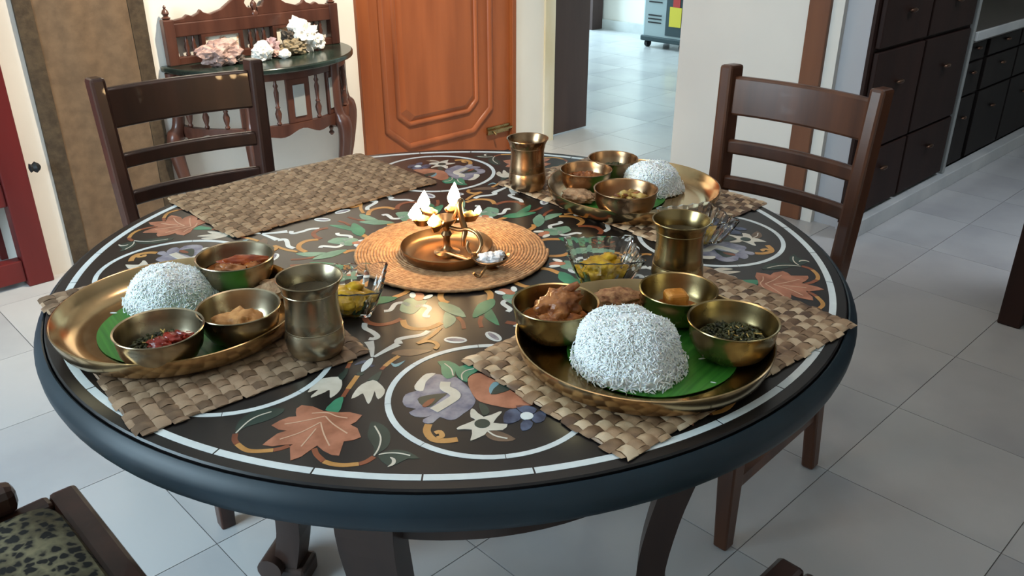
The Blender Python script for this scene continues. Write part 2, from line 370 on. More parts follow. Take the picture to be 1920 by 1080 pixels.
bo = MB().box(2.12, 2.28, WB - .004, WB + .005, .115, .155); bo.tube([(2.11, WB - .012, .135), (2.29, WB - .012, .135)], .008, 8); bo.tube([(2.15, WB - .012, .135), (2.15, WB - .035, .12)], .006, 6)
o = bo.build('tower_bolt', brass_m, dl); o['label'] = 'brass tower bolt low on the door'
# dark door leaf standing open in the next room
o = MB().box(2.64, 2.935, 2.28, 2.32, .012, 2.08).build('door_2', leaf_dark_m, rotz=ROT, bev=.002); struct(o, 'dark brown door leaf standing open')
o = MB().box(5.78, 5.93, 4.72, 5.6, 0, 2.1).build('door_3', leaf_dark_m, rotz=ROT); struct(o)

# ================================================================ things standing at the wall
hg = thing('wall_hanging', 'tall brown woven hanging with darker side bands on the back wall', 'wall hanging', W(.24, WB - .002), ROT)
def clothpanel(x0, x1, y, th, name, m, wav=.004):
    mb = MB(); nx, nz = 14, 30; F = []; B = []
    for i in range(nx + 1):
        x = x0 + (x1 - x0) * i / nx
        F.append([(x, y - th - wav * (1 + math.sin(x * 40 + k * .3)), .012 + 2.288 * k / nz) for k in range(nz + 1)])
        B.append([(x, y, .012 + 2.288 * k / nz) for k in range(nz + 1)])
    R = [F[i] + B[i][::-1] for i in range(nx + 1)]
    mb.rings(R, True, True, True); return mb.build(name, m, hg, smooth=40)
clothpanel(-.155, .155, 0, .004, 'woven_field', hang_m)
clothpanel(-.213, -.156, 0, .007, 'side_band', band_m); clothpanel(.156, .213, 0, .007, 'side_band', band_m)
MB().tube([(-.24, -.018, 2.32), (.24, -.018, 2.32)], .012, 10).build('hanging_rod', chair_m, hg)

rc = thing('red_cabinet', 'dark red lacquered cabinet with open base frame in the alcove', 'cabinet', W(-.06, 2.2), ROT)
for a, b_ in ((-.085, 0), (-.85, -.765)):
    for c, d in ((0, .07), (.33, .4)): MB().box(a, b_, c, d, 0, 1.5).build('corner_post', red_m, rc, bev=.004)
MB().box(-.765, -.085, .01, .06, .02, .10).build('base_rail', red_m, rc, bev=.004); MB().box(-.765, -.085, .01, .06, .30, .38).build('lower_rail', red_m, rc, bev=.004)
d_ = MB().box(-.765, -.085, .02, .045, .38, 1.4).build('door_panel', red_m, rc, bev=.003)
MB().box(-.70, -.15, .008, .02, .45, 1.33).build('raised_field', red_m, d_, bev=.006)
MB().box(-.765, -.085, .07, .33, .36, .38).build('bottom_board', red_m, rc); MB().box(-.87, .02, -.02, .42, 1.5, 1.54).build('cabinet_top', red_m, rc, bev=.006)
for z in (.42, 1.08):
    MB().lathe([(.004, 0), (.016, .004), (.012, .012), (.02, .022), (.011, .034), (.004, .038)], 12).build('hinge_ornament', blackp_m, rc, (.006, .0, z)).rotation_euler = (0, PI / 2, 0)

# ---- console table (half-round) against the back wall; local x along the wall, y towards the room = -y
CZ = .69
ct = thing('console_table', 'carved mahogany half-round console with spindle gallery and dark marble top', 'console table', W(.868, WB - .005), ROT)
def halfell(a, b_, n=28, y0=0): return [(a * math.cos(PI + PI * k / n), y0 + b_ * math.sin(PI + PI * k / n)) for k in range(n + 1)]
MB().prism(halfell(.395, .355, 32), CZ - .022, CZ).build('marble_top', green_top_m, ct, smooth=40, bev=.006)
ap = MB(); outer = halfell(.365, .305, 24); inner = halfell(.345, .285, 24)
def band(mb, o_, i_, z0, z1, zf=None):
    R = []
    for k in range(len(o_)):
        zz = zf(k / (len(o_) - 1)) if zf else z0
        R.append([(o_[k][0], o_[k][1], zz), (o_[k][0], o_[k][1], z1), (i_[k][0], i_[k][1], z1), (i_[k][0], i_[k][1], zz)])
    mb.rings(R); return mb
band(ap, outer, inner, CZ - .055, CZ - .022).build('top_rail', cons_m, ct, smooth=40)
def scal(t): 
    q = (t * 3) % 1; return CZ - .285 + .028 * abs(math.sin(q * PI)) + .01 * math.sin(q * PI * 5)
band(MB(), halfell(.367, .307, 60), halfell(.345, .285, 60), 0, CZ - .225, scal).build('scalloped_apron', cons_m, ct, smooth=30)
SPIN = [(.006, 0), (.010, .006), (.006, .014), (.011, .03), (.013, .045), (.007, .062), (.010, .068), (.006, .075), (.008, .10), (.010, .125), (.006, .14), (.010, .15), (.006, .158), (.006, .17)]
def onell(t, a=.356, b_=.296): return (a * math.cos(PI + PI * t), b_ * math.sin(PI + PI * t))
for t in (.08, .16, .24, .42, .58, .70, .78, .88, .95):
    x, y = onell(t); MB().lathe(SPIN, 10).build('spindle', cons_m, ct, (x, y, CZ - .225), smooth=50)
for t0, t1 in ((.29, .37), (.455, .545), (.63, .67), (.80, .85)):
    a, b_ = onell(t0), onell(t1); p = MB().bar([(a[0], a[1], CZ - .14), (b_[0], b_[1], CZ - .14)], .014, .17).build('apron_panel', cons_m, ct, bev=.003)
    m_ = ((a[0] + b_[0]) / 2, (a[1] + b_[1]) / 2); k = .3
    MB().bar([(m_[0] + (a[0] - m_[0]) * k * 1.6, m_[1] + (a[1] - m_[1]) * k * 1.6 - .006, CZ - .14), (m_[0] + (b_[0] - m_[0]) * k * 1.6, m_[1] + (b_[1] - m_[1]) * k * 1.6 - .006, CZ - .14)], .01, .12).build('panel_mirror', steel_m, p)
for t in (.0, .33, .67, 1.0):
    x, y = onell(t, .37, .30); r_ = math.hypot(x, y) or 1; dx, dy = x / r_, y / r_
    if t in (0.0, 1.0): y -= .03
    pts = spline([(x, y, CZ - .024), (x, y, CZ - .2), (x + dx * .03, y + dy * .03, CZ - .29), (x + dx * .015, y + dy * .015, CZ - .42), (x - dx * .012, y - dy * .012, CZ - .56), (x + dx * .02, y + dy * .02, .03), (x + dx * .04, y + dy * .04, .004)], 5)
    n = len(pts); rr = []
    for i in range(n):
        q = i / (n - 1); rr.append(.024 if q < .25 else (.034 - (.034 - .015) * min(1, (q - .25) / .5) if q < .85 else .02))
    lg = MB().tube(pts, rr, 8).build('cabriole_leg', cons_m, ct, smooth=50)
    MB().lathe([(.004, -.05), (.012, -.04), (.006, -.03), (.010, -.018), (.004, -.008), (.003, 0)], 8).build('drop_finial', cons_m, lg, (x - dx * .03, y - dy * .03, CZ - .27))
# gallery
for sx in (-1, 1):
    po = MB().box(sx * .352 - .02, sx * .352 + .02, -.045, -.008, CZ, CZ + .165).build('gallery_post', cons_m, ct, bev=.004)
    MB().lathe([(.012, 0), (.017, .006), (.008, .012), (.014, .022), (.010, .032), (.004, .038), (.006, .043), (.002, .05)], 12).build('finial', cons_m, po, (sx * .352, -.026, CZ + .165), smooth=50)
MB().box(-.34, .34, -.04, -.012, CZ + .10, CZ + .15).build('gallery_rail', cons_m, ct, bev=.004)
MB().box(-.34, .34, -.04, -.012, CZ, CZ + .028).build('gallery_base_rail', cons_m, ct, bev=.003)
half = [(0, .0), (0, .03), (.02, .032), (.03, .05), (.022, .066), (.035, .078), (.06, .078), (.09, .06), (.13, .035), (.18, .022), (.205, .03), (.215, .042), (.225, .03), (.25, .02), (.27, .028), (.285, .018), (.33, .012), (.34, 0)]
for sx in (-1, 1):
    cr = MB(); R = [[(sx * (.012 + x * .97), -.036, CZ + .149 + z) for x, z in half], [(sx * (.012 + x * .97), -.016, CZ + .149 + z) for x, z in half]]
    cr.rings(R); cr.build('swan_neck_crest', cons_m, ct, bev=.003)
MB().lathe([(.014, 0), (.016, .01), (.008, .02), (.013, .035), (.012, .045), (.004, .055), (.006, .062), (.002, .075)], 12).build('crest_finial', cons_m, ct, (0, -.026, CZ + .149), smooth=50)
for x in (-.29, -.262, -.03, .0, .03, .262, .29):
    MB().lathe([(.005, 0), (.008, .006), (.005, .014), (.010, .032), (.006, .048), (.008, .056), (.005, .064), (.005, .074)], 10).build('gallery_spindle', cons_m, ct, (x, -.026, CZ + .027), smooth=50)
for x in (-.15, .15):
    p = MB().box(x - .085, x - .07, -.04, -.012, CZ + .027, CZ + .101).box(x + .07, x + .085, -.04, -.012, CZ + .027, CZ + .101).box(x - .07, x + .07, -.04, -.012, CZ + .091, CZ + .101).build('tile_frame', cons_m, ct)
    MB().box(x - .07, x + .07, -.03, -.02, CZ + .027, CZ + .091).build('painted_tile', tilep_m, p)
def rock(name, label, m, px, r, seed, sub=4, amp=.2, spk=.12, extra=(), cat='rock'):
    t = thing(name, label, cat, W(.78, WB) + U * px[0] + V * px[1] + Vector((0, 0, CZ)), ROT, 'mineral specimens on the console')
    MB().blob((0, 0, r[2] * .86), r, seed, amp, 1.7, sub, spk, 0, .0003).build('crystal_mass', m, t)
    for (c, rr, mm, sd) in extra: MB().blob(c, rr, sd, .2, 2, 3, .2, 0, .0003).build('crystal_cluster', mm, t)
rock('amethyst_geode', 'large pink amethyst geode leaning on the gallery at the console\'s left end', rock_pink, (-.13, -.15), (.085, .05, .05), 1, 4, .16, .08, [((.06, -.01, .018), (.03, .03, .018), rock_dark, 5)])
rock('quartz_lump', 'small white quartz lump next to the pink geode', rock_white, (.025, -.18), (.042, .032, .038), 2, 4, .15, .06)
rock('violet_crystal', 'violet pointed crystal cluster behind the white quartz lump', rock_violet, (.085, -.13), (.036, .03, .04), 3, 3, .22, .3, [((.01, -.03, .016), (.022, .018, .015), rock_pink, 9)])
rock('calcite_pebble', 'little rounded white pebble between violet and green minerals', rock_white, (.115, -.185), (.026, .02, .018), 4, 3, .1, 0)
rock('mineral_slab', 'grey green pointed mineral slab below the tall white quartz', rock_green, (.175, -.15), (.055, .035, .034), 5, 4, .2, .15)
rock('quartz_cluster', 'tall snow white quartz cluster on dark matrix at the console\'s right', rock_white, (.25, -.115), (.062, .05, .062), 6, 4, .2, .22, [((-.055, .02, .065), (.034, .03, .03), rock_dark, 7), ((-.02, .01, .1), (.04, .035, .035), rock_white, 8), ((.05, -.01, .035), (.035, .03, .033), rock_white, 10)])

# ---- kitchen units
KV = .40
k1 = thing('kitchen_cabinet', 'tall dark brown drawer cabinet behind the right-hand ladder-back chair', 'cabinet', W(2.36, KV), ROT)
MB().box(0, .385, .012, .025, .07, 1.5).box(.385, .98, .012, .58, .07, 1.5).build('carcass', kit_m, k1)
for i, (a, b_) in enumerate(((.03, .45), (.465, .93))):
    for z0, z1 in ((.085, .345), (.355, .735), (.75, 1.1), (1.115, 1.48)):
        d_ = MB().box(a, b_, -.008, .012, z0, z1).build('drawer_front', kit_m, k1, bev=.004)
        q = MB().blob(((a + b_) / 2, -.022, z0 + (z1 - z0) * (.66 if z0 < .5 else .35)), (.028, .012, .009), 3, .05, 2, 2); q.tube([((a + b_) / 2, -.008, z0 + (z1 - z0) * (.66 if z0 < .5 else .35)), ((a + b_) / 2, -.02, z0 + (z1 - z0) * (.66 if z0 < .5 else .35))], .006, 6); q.build('pull', knob_m, d_)
MB().box(.955, .98, -.012, .01, .07, 1.5).build('edge_strip', steel_m, k1, bev=.002)
k2 = thing('kitchen_base_unit', 'black brown kitchen base unit with grey counter beyond the drawer cabinet', 'cabinet', W(3.345, KV + .02), ROT)
MB().box(0, 1.8, .012, .55, .07, .66).build('carcass', kit2_m, k2)
for a, b_ in ((.02, .25), (.30, .72), (.74, 1.2), (1.22, 1.78)):
    for z0, z1 in ((.08, .40), (.41, .56), (.57, .65)):
        d_ = MB().box(a, b_, -.006, .012, z0, z1).build('drawer_front', kit2_m, k2, bev=.003)
        MB().blob(((a + b_) / 2, -.018, z1 - (z1 - z0) * .3), (.024, .011, .008), 3, .05, 2, 2).build('pull', knob_m, d_)
kc = thing('kitchen_counter', 'dark granite kitchen counter with pale front edge on the black brown unit', 'counter', W(3.345, KV + .02, .66), ROT)
MB().box(0, 1.8, -.028, .56, 0, .05).build('granite_slab', counter_m, kc, bev=.003); MB().box(0, 1.8, -.042, -.0285, .012, .052).build('pale_edge', skirt_m, kc, bev=.003)
jar = thing('metal_jar', 'small grey metal jar at the end of the granite counter', 'jar', W(3.43, KV + .08, .71), ROT)
MB().lathe([(.035, 0), (.045, .01), (.045, .09), (.04, .1)], 20).build('jar_body', steel_m, jar, smooth=40); MB().lathe([(.046, .1), (.046, .112), (.012, .12), (.012, .135), (.004, .14)], 20).build('jar_lid', steel_m, jar, smooth=40)
struct(MB().box(2.36, 5.2, KV - .035, KV + .02, 0, .068).build('baseboard_kitchen', skirt_m, rotz=ROT, bev=.003), 'pale stone plinth under the kitchen units')
# dark post at the right edge
pw = thing('wooden_wardrobe', 'dark brown wooden wardrobe whose corner post stands on the pale floor', 'wardrobe', W(2.045, -.30), ROT)
MB().box(0, .07, -.07, 0, 0, 1.9).build('corner_post', kit_m, pw, bev=.006); MB().box(0, .07, -.95, -.88, 0, 1.9).build('corner_post', kit_m, pw, bev=.006)
MB().box(.012, .45, -.88, -.07, .10, 1.85).build('carcass', kit_m, pw); MB().box(-.02, .47, -.97, .02, 1.9, 1.94).build('wardrobe_top', kit_m, pw, bev=.006)
MB().box(.02, .05, -.88, -.07, .03, .10).build('base_rail', kit_m, pw)

# ---- air cooler in the far room
ac = thing('air_cooler', 'grey blue air cooler on black castors in the far room', 'air cooler', W(5.4, 3.62), ROT)
MB().box(0, .36, -.26, .19, .065, .95).build('cooler_body', cooler_m, ac, bev=.02); MB().box(-.012, .37, -.27, .20, .055, .10).build('base_tray', cooler_d, ac, bev=.01)
MB().box(-.006, .0, -.25, -.06, .12, .9).build('dark_side_panel', cooler_d, ac)
MB().box(-.012, -.006, -.22, -.10, .20, .36).build('yellow_sticker', yellow_m, ac); MB().box(-.012, -.006, -.20, -.13, .36, .43).build('red_sticker', redst_m, ac)
for z in (.21, .24, .27, .38, .41, .44, .47):
    MB().box(-.004, .002, -.01, .13, z, z + .011).build('vent_slot', blackp_m, ac)
for x in (.04, .32):
    for y in (-.22, .15): MB().tube([(x, y - .015, .032), (x, y + .015, .032)], .032, 14).build('castor', blackp_m, ac, smooth=40)

# ================================================================ dining table
TZ = .76
tb = thing('dining_table', 'large round black marble table with floral stone inlay and dark wooden legs', 'table', (0, 0, 0))
MB().lathe([(.30, TZ - .03), (.592, TZ - .03), (.600, TZ - .024), (.600, TZ - .002), (.598, TZ)], 128).build('marble_top', marble_m, tb, smooth=30)
top = [c for c in tb.children if c.name.startswith('marble_top')][0]
MB().lathe([(.602, TZ - .028), (.602, TZ - .004), (.604, TZ - .003), (.609, TZ - .007), (.6135, TZ - .0135), (.6160, TZ - .0195), (.6165, TZ - .023), (.6155, TZ - .034), (.613, TZ - .042), (.606, TZ - .047), (.585, TZ - .048), (.42, TZ - .048), (.42, TZ - .031), (.602, TZ - .03)], 128, cap0=False, cap1=False).build('rim_moulding', rim_m, tb, smooth=50)
MB().lathe([(.40, .535), (.42, .535), (.42, TZ - .048), (.40, TZ - .048), (.40, .535)], 96, cap0=False, cap1=False).build('apron_drum', tleg_m, tb, smooth=40)
MB().lathe([(0.02, .60), (.40, .60), (.40, .612), (.02, .612)], 64).build('drum_board', tleg_m, tb)
for k in range(4):
    a = math.radians(168 + 90 * k); c, s_ = math.cos(a), math.sin(a)
    prof = spline([(.425, 0, .70), (.43, 0, .56), (.405, 0, .44), (.372, 0, .30), (.355, 0, .16), (.372, 0, .05), (.38, 0, .03)], 4)
    pts = [(p.x * c, p.x * s_, p.z) for p in prof]; n = len(pts)
    lg = MB().bar(pts, [.085 - .03 * min(1, i / (n - 1) * 1.4) for i in range(n)], [.05] * n, up=(c, s_, 0)).build('leg', tleg_m, tb, bev=.006)
    ft = MB().bar([(.33 * c, .33 * s_, .022), (.43 * c, .43 * s_, .022)], .066, .044).build('foot_block', tleg_m, lg, bev=.008)
    MB().tube([(.40 * c + .045 * s_, .40 * s_ - .045 * c, .045), (.40 * c - .045 * s_, .40 * s_ + .045 * c, .045)], .026, 14).build('foot_scroll', tleg_m, lg, smooth=40)

# ---- stone inlay, traced in one sector and repeated eight times
AX = math.radians(-103.7)
def loc2(px, py):
    p = at(px, py, TZ); c, s_ = math.cos(-AX), math.sin(-AX); return Vector((p.x * c - p.y * s_, p.x * s_ + p.y * c))
A_ = lambda L: [loc2(400 + x / 4.5, 660 + y / 4.5) for x, y in L]
B_ = lambda L: [loc2(700 + x / 4.5, 640 + y / 4.5) for x, y in L]
C_ = lambda L: [loc2(640 + x / 5.3333, 540 + y / 5.3333) for x, y in L]
PIECES = []
def ssm(poly, n=3):                                         # rounded closed outline
    P = poly; out = []; L = len(P)
    for i in range(L):
        a, b_, c, d = P[i - 1], P[i], P[(i + 1) % L], P[(i + 2) % L]
        for k in range(n):
            t = k / n; out.append(.5 * ((2 * b_) + (c - a) * t + (2 * a - 5 * b_ + 4 * c - d) * t * t + (3 * b_ - a - 3 * c + d) * t ** 3))
    return out
def piece(name, m, poly, layer=0, sm=True):
    poly = ssm(poly, 2) if sm else poly
    z0, z1 = TZ - .001, TZ + .0003 + layer * .00022
    PIECES.append((name, MB().prism([(p.x, p.y) for p in poly], z0, z1), m))
def stroke(name, m, pts, w, layer=0, taper=None, seg=4):
    P = [Vector((p.x, p.y, 0)) for p in pts]; P = spline(P, seg); L = []; Rr = []
    n = len(P)
    for i, p in enumerate(P):
        t = (P[min(i + 1, n - 1)] - P[max(i - 1, 0)]).normalized(); q = i / (n - 1)
        ww = w / 2 * (taper(q) if taper else 1); sd = Vector((-t.y, t.x, 0)); L.append(p + sd * ww); Rr.append(p - sd * ww)
    z0, z1 = TZ - .001, TZ + .0003 + layer * .00022
    mb = MB(); mb.rings([[(a.x, a.y, z0), (a.x, a.y, z1), (b_.x, b_.y, z1), (b_.x, b_.y, z0)] for a, b_ in zip(L, Rr)]); PIECES.append((name, mb, m))
def disc(name, m, c, r, layer=0, e=1.0, ang=0):
    pl = []
    for k in range(16):
        x, y = r * math.cos(k * PI / 8), r * e * math.sin(k * PI / 8); pl.append(Vector((c.x + x * math.cos(ang) - y * math.sin(ang), c.y + x * math.sin(ang) + y * math.cos(ang))))
    piece(name, m, pl, layer, False)
lens_t = lambda q: max(.12, math.sin(PI * min(1, max(0, q))) ** .7)
# leaf with its stem
piece('terracotta_leaf', terra_in, A_([(700, 480), (745, 450), (840, 462), (930, 500), (1050, 512), (1150, 510), (1255, 535), (1205, 590), (1155, 615), (1215, 645), (1245, 720), (1180, 745), (1100, 755), (1085, 800), (1060, 875), (1000, 870), (930, 835), (875, 790), (810, 835), (740, 885), (650, 918), (645, 800), (670, 780), (590, 785), (500, 797), (415, 785), (450, 755), (540, 690), (620, 665), (550, 655), (490, 620), (560, 580), (640, 550), (700, 545), (695, 510)]), 1, False)
for vn in ([(830, 520), (960, 515), (1040, 545), (1130, 560)], [(600, 612), (760, 585), (940, 545)], [(945, 545), (1010, 610), (1130, 690)], [(560, 740), (740, 680), (905, 595)], [(905, 595), (930, 690), (980, 795)], [(865, 650), (800, 730), (740, 800)]):
    stroke('leaf_vein', vein_in, A_(vn), .0016, 2)
piece('leaf_calyx', green_in, A_([(945, 490), (985, 440), (1030, 400), (1095, 378), (1085, 440), (1050, 512)]))
stroke('stem', rust_in, A_([(1092, 380), (1135, 312)]), .0052); stroke('stem', ochre_in, A_([(1136, 311), (1215, 200)]), .0062)
piece('collar', dgreen_in, A_([(1205, 185), (1235, 170), (1270, 185), (1235, 202)]))
piece('white_bud', white_in, A_([(1245, 165), (1255, 120), (1300, 70), (1345, 50), (1340, 90), (1310, 130), (1265, 165)]), 1)
stroke('blue_wisp', blue_in, A_([(1190, 110), (1230, 95), (1290, 80), (1330, 120), (1360, 110)]), .006, 0, lens_t)
piece('white_tulip', cream_in, A_([(795, 340), (850, 270), (920, 225), (1060, 210), (1085, 255), (1080, 300), (1050, 345), (995, 385), (980, 375), (980, 320), (940, 340), (880, 365), (825, 385), (830, 365), (885, 320), (850, 325)]), 0)
piece('white_tulip', cream_in, A_([(1163, 395), (1195, 330), (1250, 275), (1345, 237), (1400, 265), (1447, 320), (1430, 370), (1390, 398), (1370, 365), (1360, 330), (1335, 400), (1310, 437), (1290, 415), (1262, 350), (1225, 370)]), 0)
piece('tulip_sepal', dgreen_in, A_([(1050, 205), (1090, 170), (1120, 140), (1138, 140), (1125, 190), (1085, 240)]), 1); piece('tulip_sepal', dgreen_in, A_([(1300, 240), (1350, 200), (1420, 160), (1405, 210), (1385, 245), (1345, 237)]), 1)
stroke('stem', rust_in, A_([(1130, 138), (1150, 95)]), .005); stroke('stem', ochre_in, A_([(1152, 93), (1168, 50)]), .006)
stroke('stem', rust_in, C_([(400, 815), (432, 783)]), .005); stroke('stem', ochre_in, C_([(434, 781), (500, 728), (575, 680)]), .006)
for g in ([(185, 690), (178, 740), (200, 775)], [(505, 828), (570, 815), (640, 790)], [(850, 815), (870, 865), (930, 922)], [(1228, 945), (1290, 925), (1355, 885)]): stroke('scroll', rust_in, A_(g), .0062)
for g in ([(200, 776), (270, 825), (360, 838), (504, 828)], [(931, 923), (1000, 945), (1100, 955), (1227, 945)]): stroke('scroll', ochre_in, A_(g), .0062)
piece('dark_leaf', dgreen_in, A_([(185, 680), (210, 590), (300, 520), (420, 480), (600, 480), (540, 540), (420, 590), (280, 630)])); stroke('leaf_vein', cream_in, A_([(190, 685), (290, 590), (380, 540), (490, 505)]), .0018, 1)
piece('dark_leaf', dgreen_in, A_([(1310, 650), (1330, 590), (1400, 600), (1470, 650), (1495, 720), (1470, 800), (1400, 850), (1355, 870), (1350, 800), (1300, 720)])); stroke('leaf_vein', cream_in, A_([(1360, 625), (1410, 720), (1395, 810), (1355, 875)]), .0018, 1)
piece('dark_leaf', dgreen_in, A_([(1385, 880), (1450, 840), (1540, 825), (1640, 842), (1740, 900), (1640, 900), (1560, 940), (1470, 960)])); stroke('leaf_vein', cream_in, A_([(1395, 868), (1460, 855), (1560, 855), (1660, 875)]), .0018, 1)
stroke('leaf_hook', cream_in, A_([(1490, 890), (1520, 910), (1515, 945), (1470, 970)]), .004, 1, lens_t)
# medallion, 22.5 degrees round from the leaf
piece('violet_petal', purple_in, B_([(420, 400), (440, 330), (500, 285), (560, 280), (640, 310), (690, 300), (760, 350), (810, 400), (830, 440), (862, 500), (830, 560), (760, 610), (690, 660), (620, 660), (560, 640), (500, 690), (430, 690), (420, 660), (500, 620), (440, 640), (350, 635), (300, 600), (360, 570), (280, 555), (245, 510), (270, 450), (340, 425)]), 0)
piece('white_petal', cream_in, B_([(345, 380), (400, 310), (450, 275), (525, 272), (480, 310), (440, 350), (420, 420), (365, 415)]), 1)
stroke('white_ribbon', cream_in, B_([(610, 345), (605, 395), (670, 430), (690, 470), (620, 520), (510, 585)]), .0125, 2)
piece('green_heart', dgreen_in, B_([(370, 490), (440, 460), (620, 440), (560, 490), (490, 550), (420, 550)]), 1); piece('red_heart', rust_in, B_([(410, 545), (460, 500), (520, 485), (490, 530), (440, 558)]), 2)
piece('emerald_leaf', green_in, B_([(540, 172), (640, 170), (725, 215), (690, 250), (685, 295), (620, 318), (575, 270), (570, 210)]), 1); piece('emerald_leaf', green_in, B_([(690, 250), (730, 215), (820, 200), (885, 245), (830, 280), (795, 310), (790, 345), (720, 310)]), 2)
stroke('leaf_vein', cream_in, B_([(600, 190), (655, 235), (672, 292)]), .0016, 2); stroke('leaf_vein', cream_in, B_([(850, 235), (780, 252), (745, 285), (750, 330)]), .0016, 3)
piece('terracotta_petal', terra_in, B_([(795, 330), (830, 285), (900, 270), (980, 310), (1080, 360), (1180, 430), (1260, 470), (1350, 535), (1280, 545), (1180, 568), (1060, 550), (930, 520), (870, 490), (820, 420)]), 1)
piece('blue_throat', teal_in, B_([(975, 400), (1010, 350), (1060, 355), (1040, 410), (990, 450)]), 2); piece('dark_throat', dgreen_in, B_([(990, 450), (1060, 365), (1160, 400), (1090, 435)]), 3)
star = [(820, 580), (850, 575), (930, 640), (1060, 595), (1080, 605), (1010, 690), (1130, 700), (1090, 750), (970, 755), (940, 790), (830, 838), (820, 825), (830, 745), (710, 745), (725, 720), (860, 665), (820, 640)]
piece('star_flower', cream_in, B_(star), 1); disc('star_centre', dgreen_in, B_([(918, 697)])[0], .0088, 2)
piece('stem_leaf', dgreen_in, B_([(890, 520), (950, 540), (980, 600), (930, 630), (905, 590)]), 0)
for q in ([(1110, 600), (1200, 570), (1255, 640), (1180, 690), (1100, 685)], [(1200, 545), (1300, 545), (1380, 575), (1330, 620), (1250, 600)], [(1330, 640), (1400, 590), (1455, 610), (1440, 670), (1370, 690)], [(1240, 700), (1290, 660), (1345, 690), (1320, 740), (1255, 755)]): piece('blue_petal', blue_in, B_(q), 1)
disc('flower_centre', white_in, B_([(1294, 632)])[0], .0075, 2)
piece('brown_leaf', brown_in, B_([(945, 790), (990, 755), (1080, 765), (1200, 825), (1120, 845), (1010, 835)]), 0); stroke('leaf_vein', cream_in, B_([(965, 760), (1030, 800), (1130, 822)]), .0018, 2)
stroke('scroll', ochre_in, B_([(465, 700), (450, 760), (500, 825), (600, 840), (710, 828)]), .0085, 0); stroke('scroll', ochre_in, B_([(520, 775), (560, 765), (580, 800), (540, 818)]), .006, 1)
# scrollwork towards the middle
wt = lambda q: .55 + .6 * math.sin(PI * q)
stroke('white_scroll', white_in, C_([(235, 350), (235, 400), (310, 440), (360, 485), (325, 508), (275, 508)]), .0078, 0)
stroke('white_ribbon', white_in, C_([(275, 535), (300, 600), (308, 690)]), .013, 0, lambda q: 1.0 - .75 * q)
stroke('white_scroll', white_in, C_([(870, 430), (800, 470), (650, 495), (570, 515), (560, 545), (608, 540)]), .0078, 0); stroke('white_ribbon', white_in, C_([(565, 562), (460, 615), (328, 690)]), .013, 0, lambda q: .9 - .6 * q)
stroke('orange_scroll', rust_in, C_([(235, 300), (270, 345), (380, 368), (500, 350), (600, 308)]), .0085); stroke('orange_scroll', ochre_in, C_([(615, 320), (640, 380), (740, 410), (860, 405), (935, 382), (1000, 350)]), .0085)
piece('brown_leaf', brown_in, C_([(500, 660), (560, 625), (700, 612), (830, 618), (910, 625), (820, 655), (680, 682)]))
stroke('stem', ochre_in, C_([(990, 400), (900, 480), (760, 558)]), .006, 1); stroke('stem', ochre_in, C_([(760, 558), (850, 535), (930, 545), (962, 580), (935, 612)]), .006, 2)
piece('teal_crescent', teal_in, C_([(490, 745), (520, 785), (570, 782), (640, 725), (575, 752), (530, 760)]))
stroke('white_scroll', white_in, C_([(425, 232), (490, 220), (540, 160), (620, 148), (680, 180)]), .0072); stroke('white_scroll', white_in, C_([(740, 185), (820, 175), (880, 200), (850, 245), (835, 280), (885, 285)]), .0072)
piece('pale_calyx', pgreen_in, C_([(620, 130), (700, 100), (800, 120), (860, 130), (800, 190), (720, 260), (640, 250), (580, 220)]), 0); piece('terracotta_petal', terra_in, C_([(730, 60), (770, 50), (820, 60), (830, 110), (770, 130), (730, 110)]), 1)
disc('white_petal', white_in, C_([(712, 75)])[0], .0092, 2, .5, .4); disc('white_petal', white_in, C_([(866, 92)])[0], .0092, 2, .5, -.4)
piece('green_leaf', pgreen_in, C_([(970, 140), (1060, 155), (1180, 200), (1245, 290), (1160, 280), (1050, 240), (985, 190)]), 1); piece('green_leaf', pgreen_in, C_([(1035, 240), (1100, 270), (1145, 300), (1130, 350), (1040, 405), (1015, 340)]), 0)
piece('green_leaf', green_in, C_([(1310, 270), (1360, 170), (1440, 130), (1525, 110), (1535, 170), (1470, 230), (1380, 280), (1325, 300)]), 1); piece('green_leaf', green_in, C_([(1430, 265), (1480, 200), (1530, 260), (1580, 375), (1500, 340), (1440, 300)]), 0)
stroke('stem', ochre_in, C_([(1000, 45), (990, 90), (1015, 130), (1065, 150)]), .0088); stroke('stem', ochre_in, C_([(1450, 20), (1490, 60), (1485, 120)]), .0088)
stroke('stem', rust_in, C_([(1160, 290), (1210, 340), (1225, 410)]), .006); stroke('stem', rust_in, C_([(1400, 285), (1385, 340), (1400, 395)]), .006)
for c, an in (((1140, 520), .5), ((1520, 485), -.35)):
    q = C_([c])[0]; disc('white_bud', white_in, q, .0155, 0, .55, an + 1.2); disc('violet_bud', purple_in, q, .0125, 1, .3, an + 1.2)
proto = []
for k in range(8):
    for i, (nm, mb, m) in enumerate(PIECES):
        if k == 0: o = mb.build(nm, m, top); proto.append(o)
        else: o = proto[i].copy(); COL.objects.link(o)
        o.rotation_euler.z = AX + k * PI / 4
def ringseg(R, w, a0, a1, name, cx=0, cy=0, n=6):
    mb = MB(); rr = []
    for k in range(n + 1):
        a = a0 + (a1 - a0) * k / n; c, s_ = math.cos(a), math.sin(a)
        rr.append([(cx + (R - w) * c, cy + (R - w) * s_, TZ - .001), (cx + (R - w) * c, cy + (R - w) * s_, TZ + .0004), (cx + (R + w) * c, cy + (R + w) * s_, TZ + .0004), (cx + (R + w) * c, cy + (R + w) * s_, TZ - .001)])
    return mb.rings(rr).build(name, white_in, top)
NS = 32; r0 = ringseg(.580, .0048, .003, 2 * PI / NS - .0005, 'ring_segment')
for k in range(1, NS):
    o = r0.copy(); COL.objects.link(o); o.rotation_euler.z = k * 2 * PI / NS
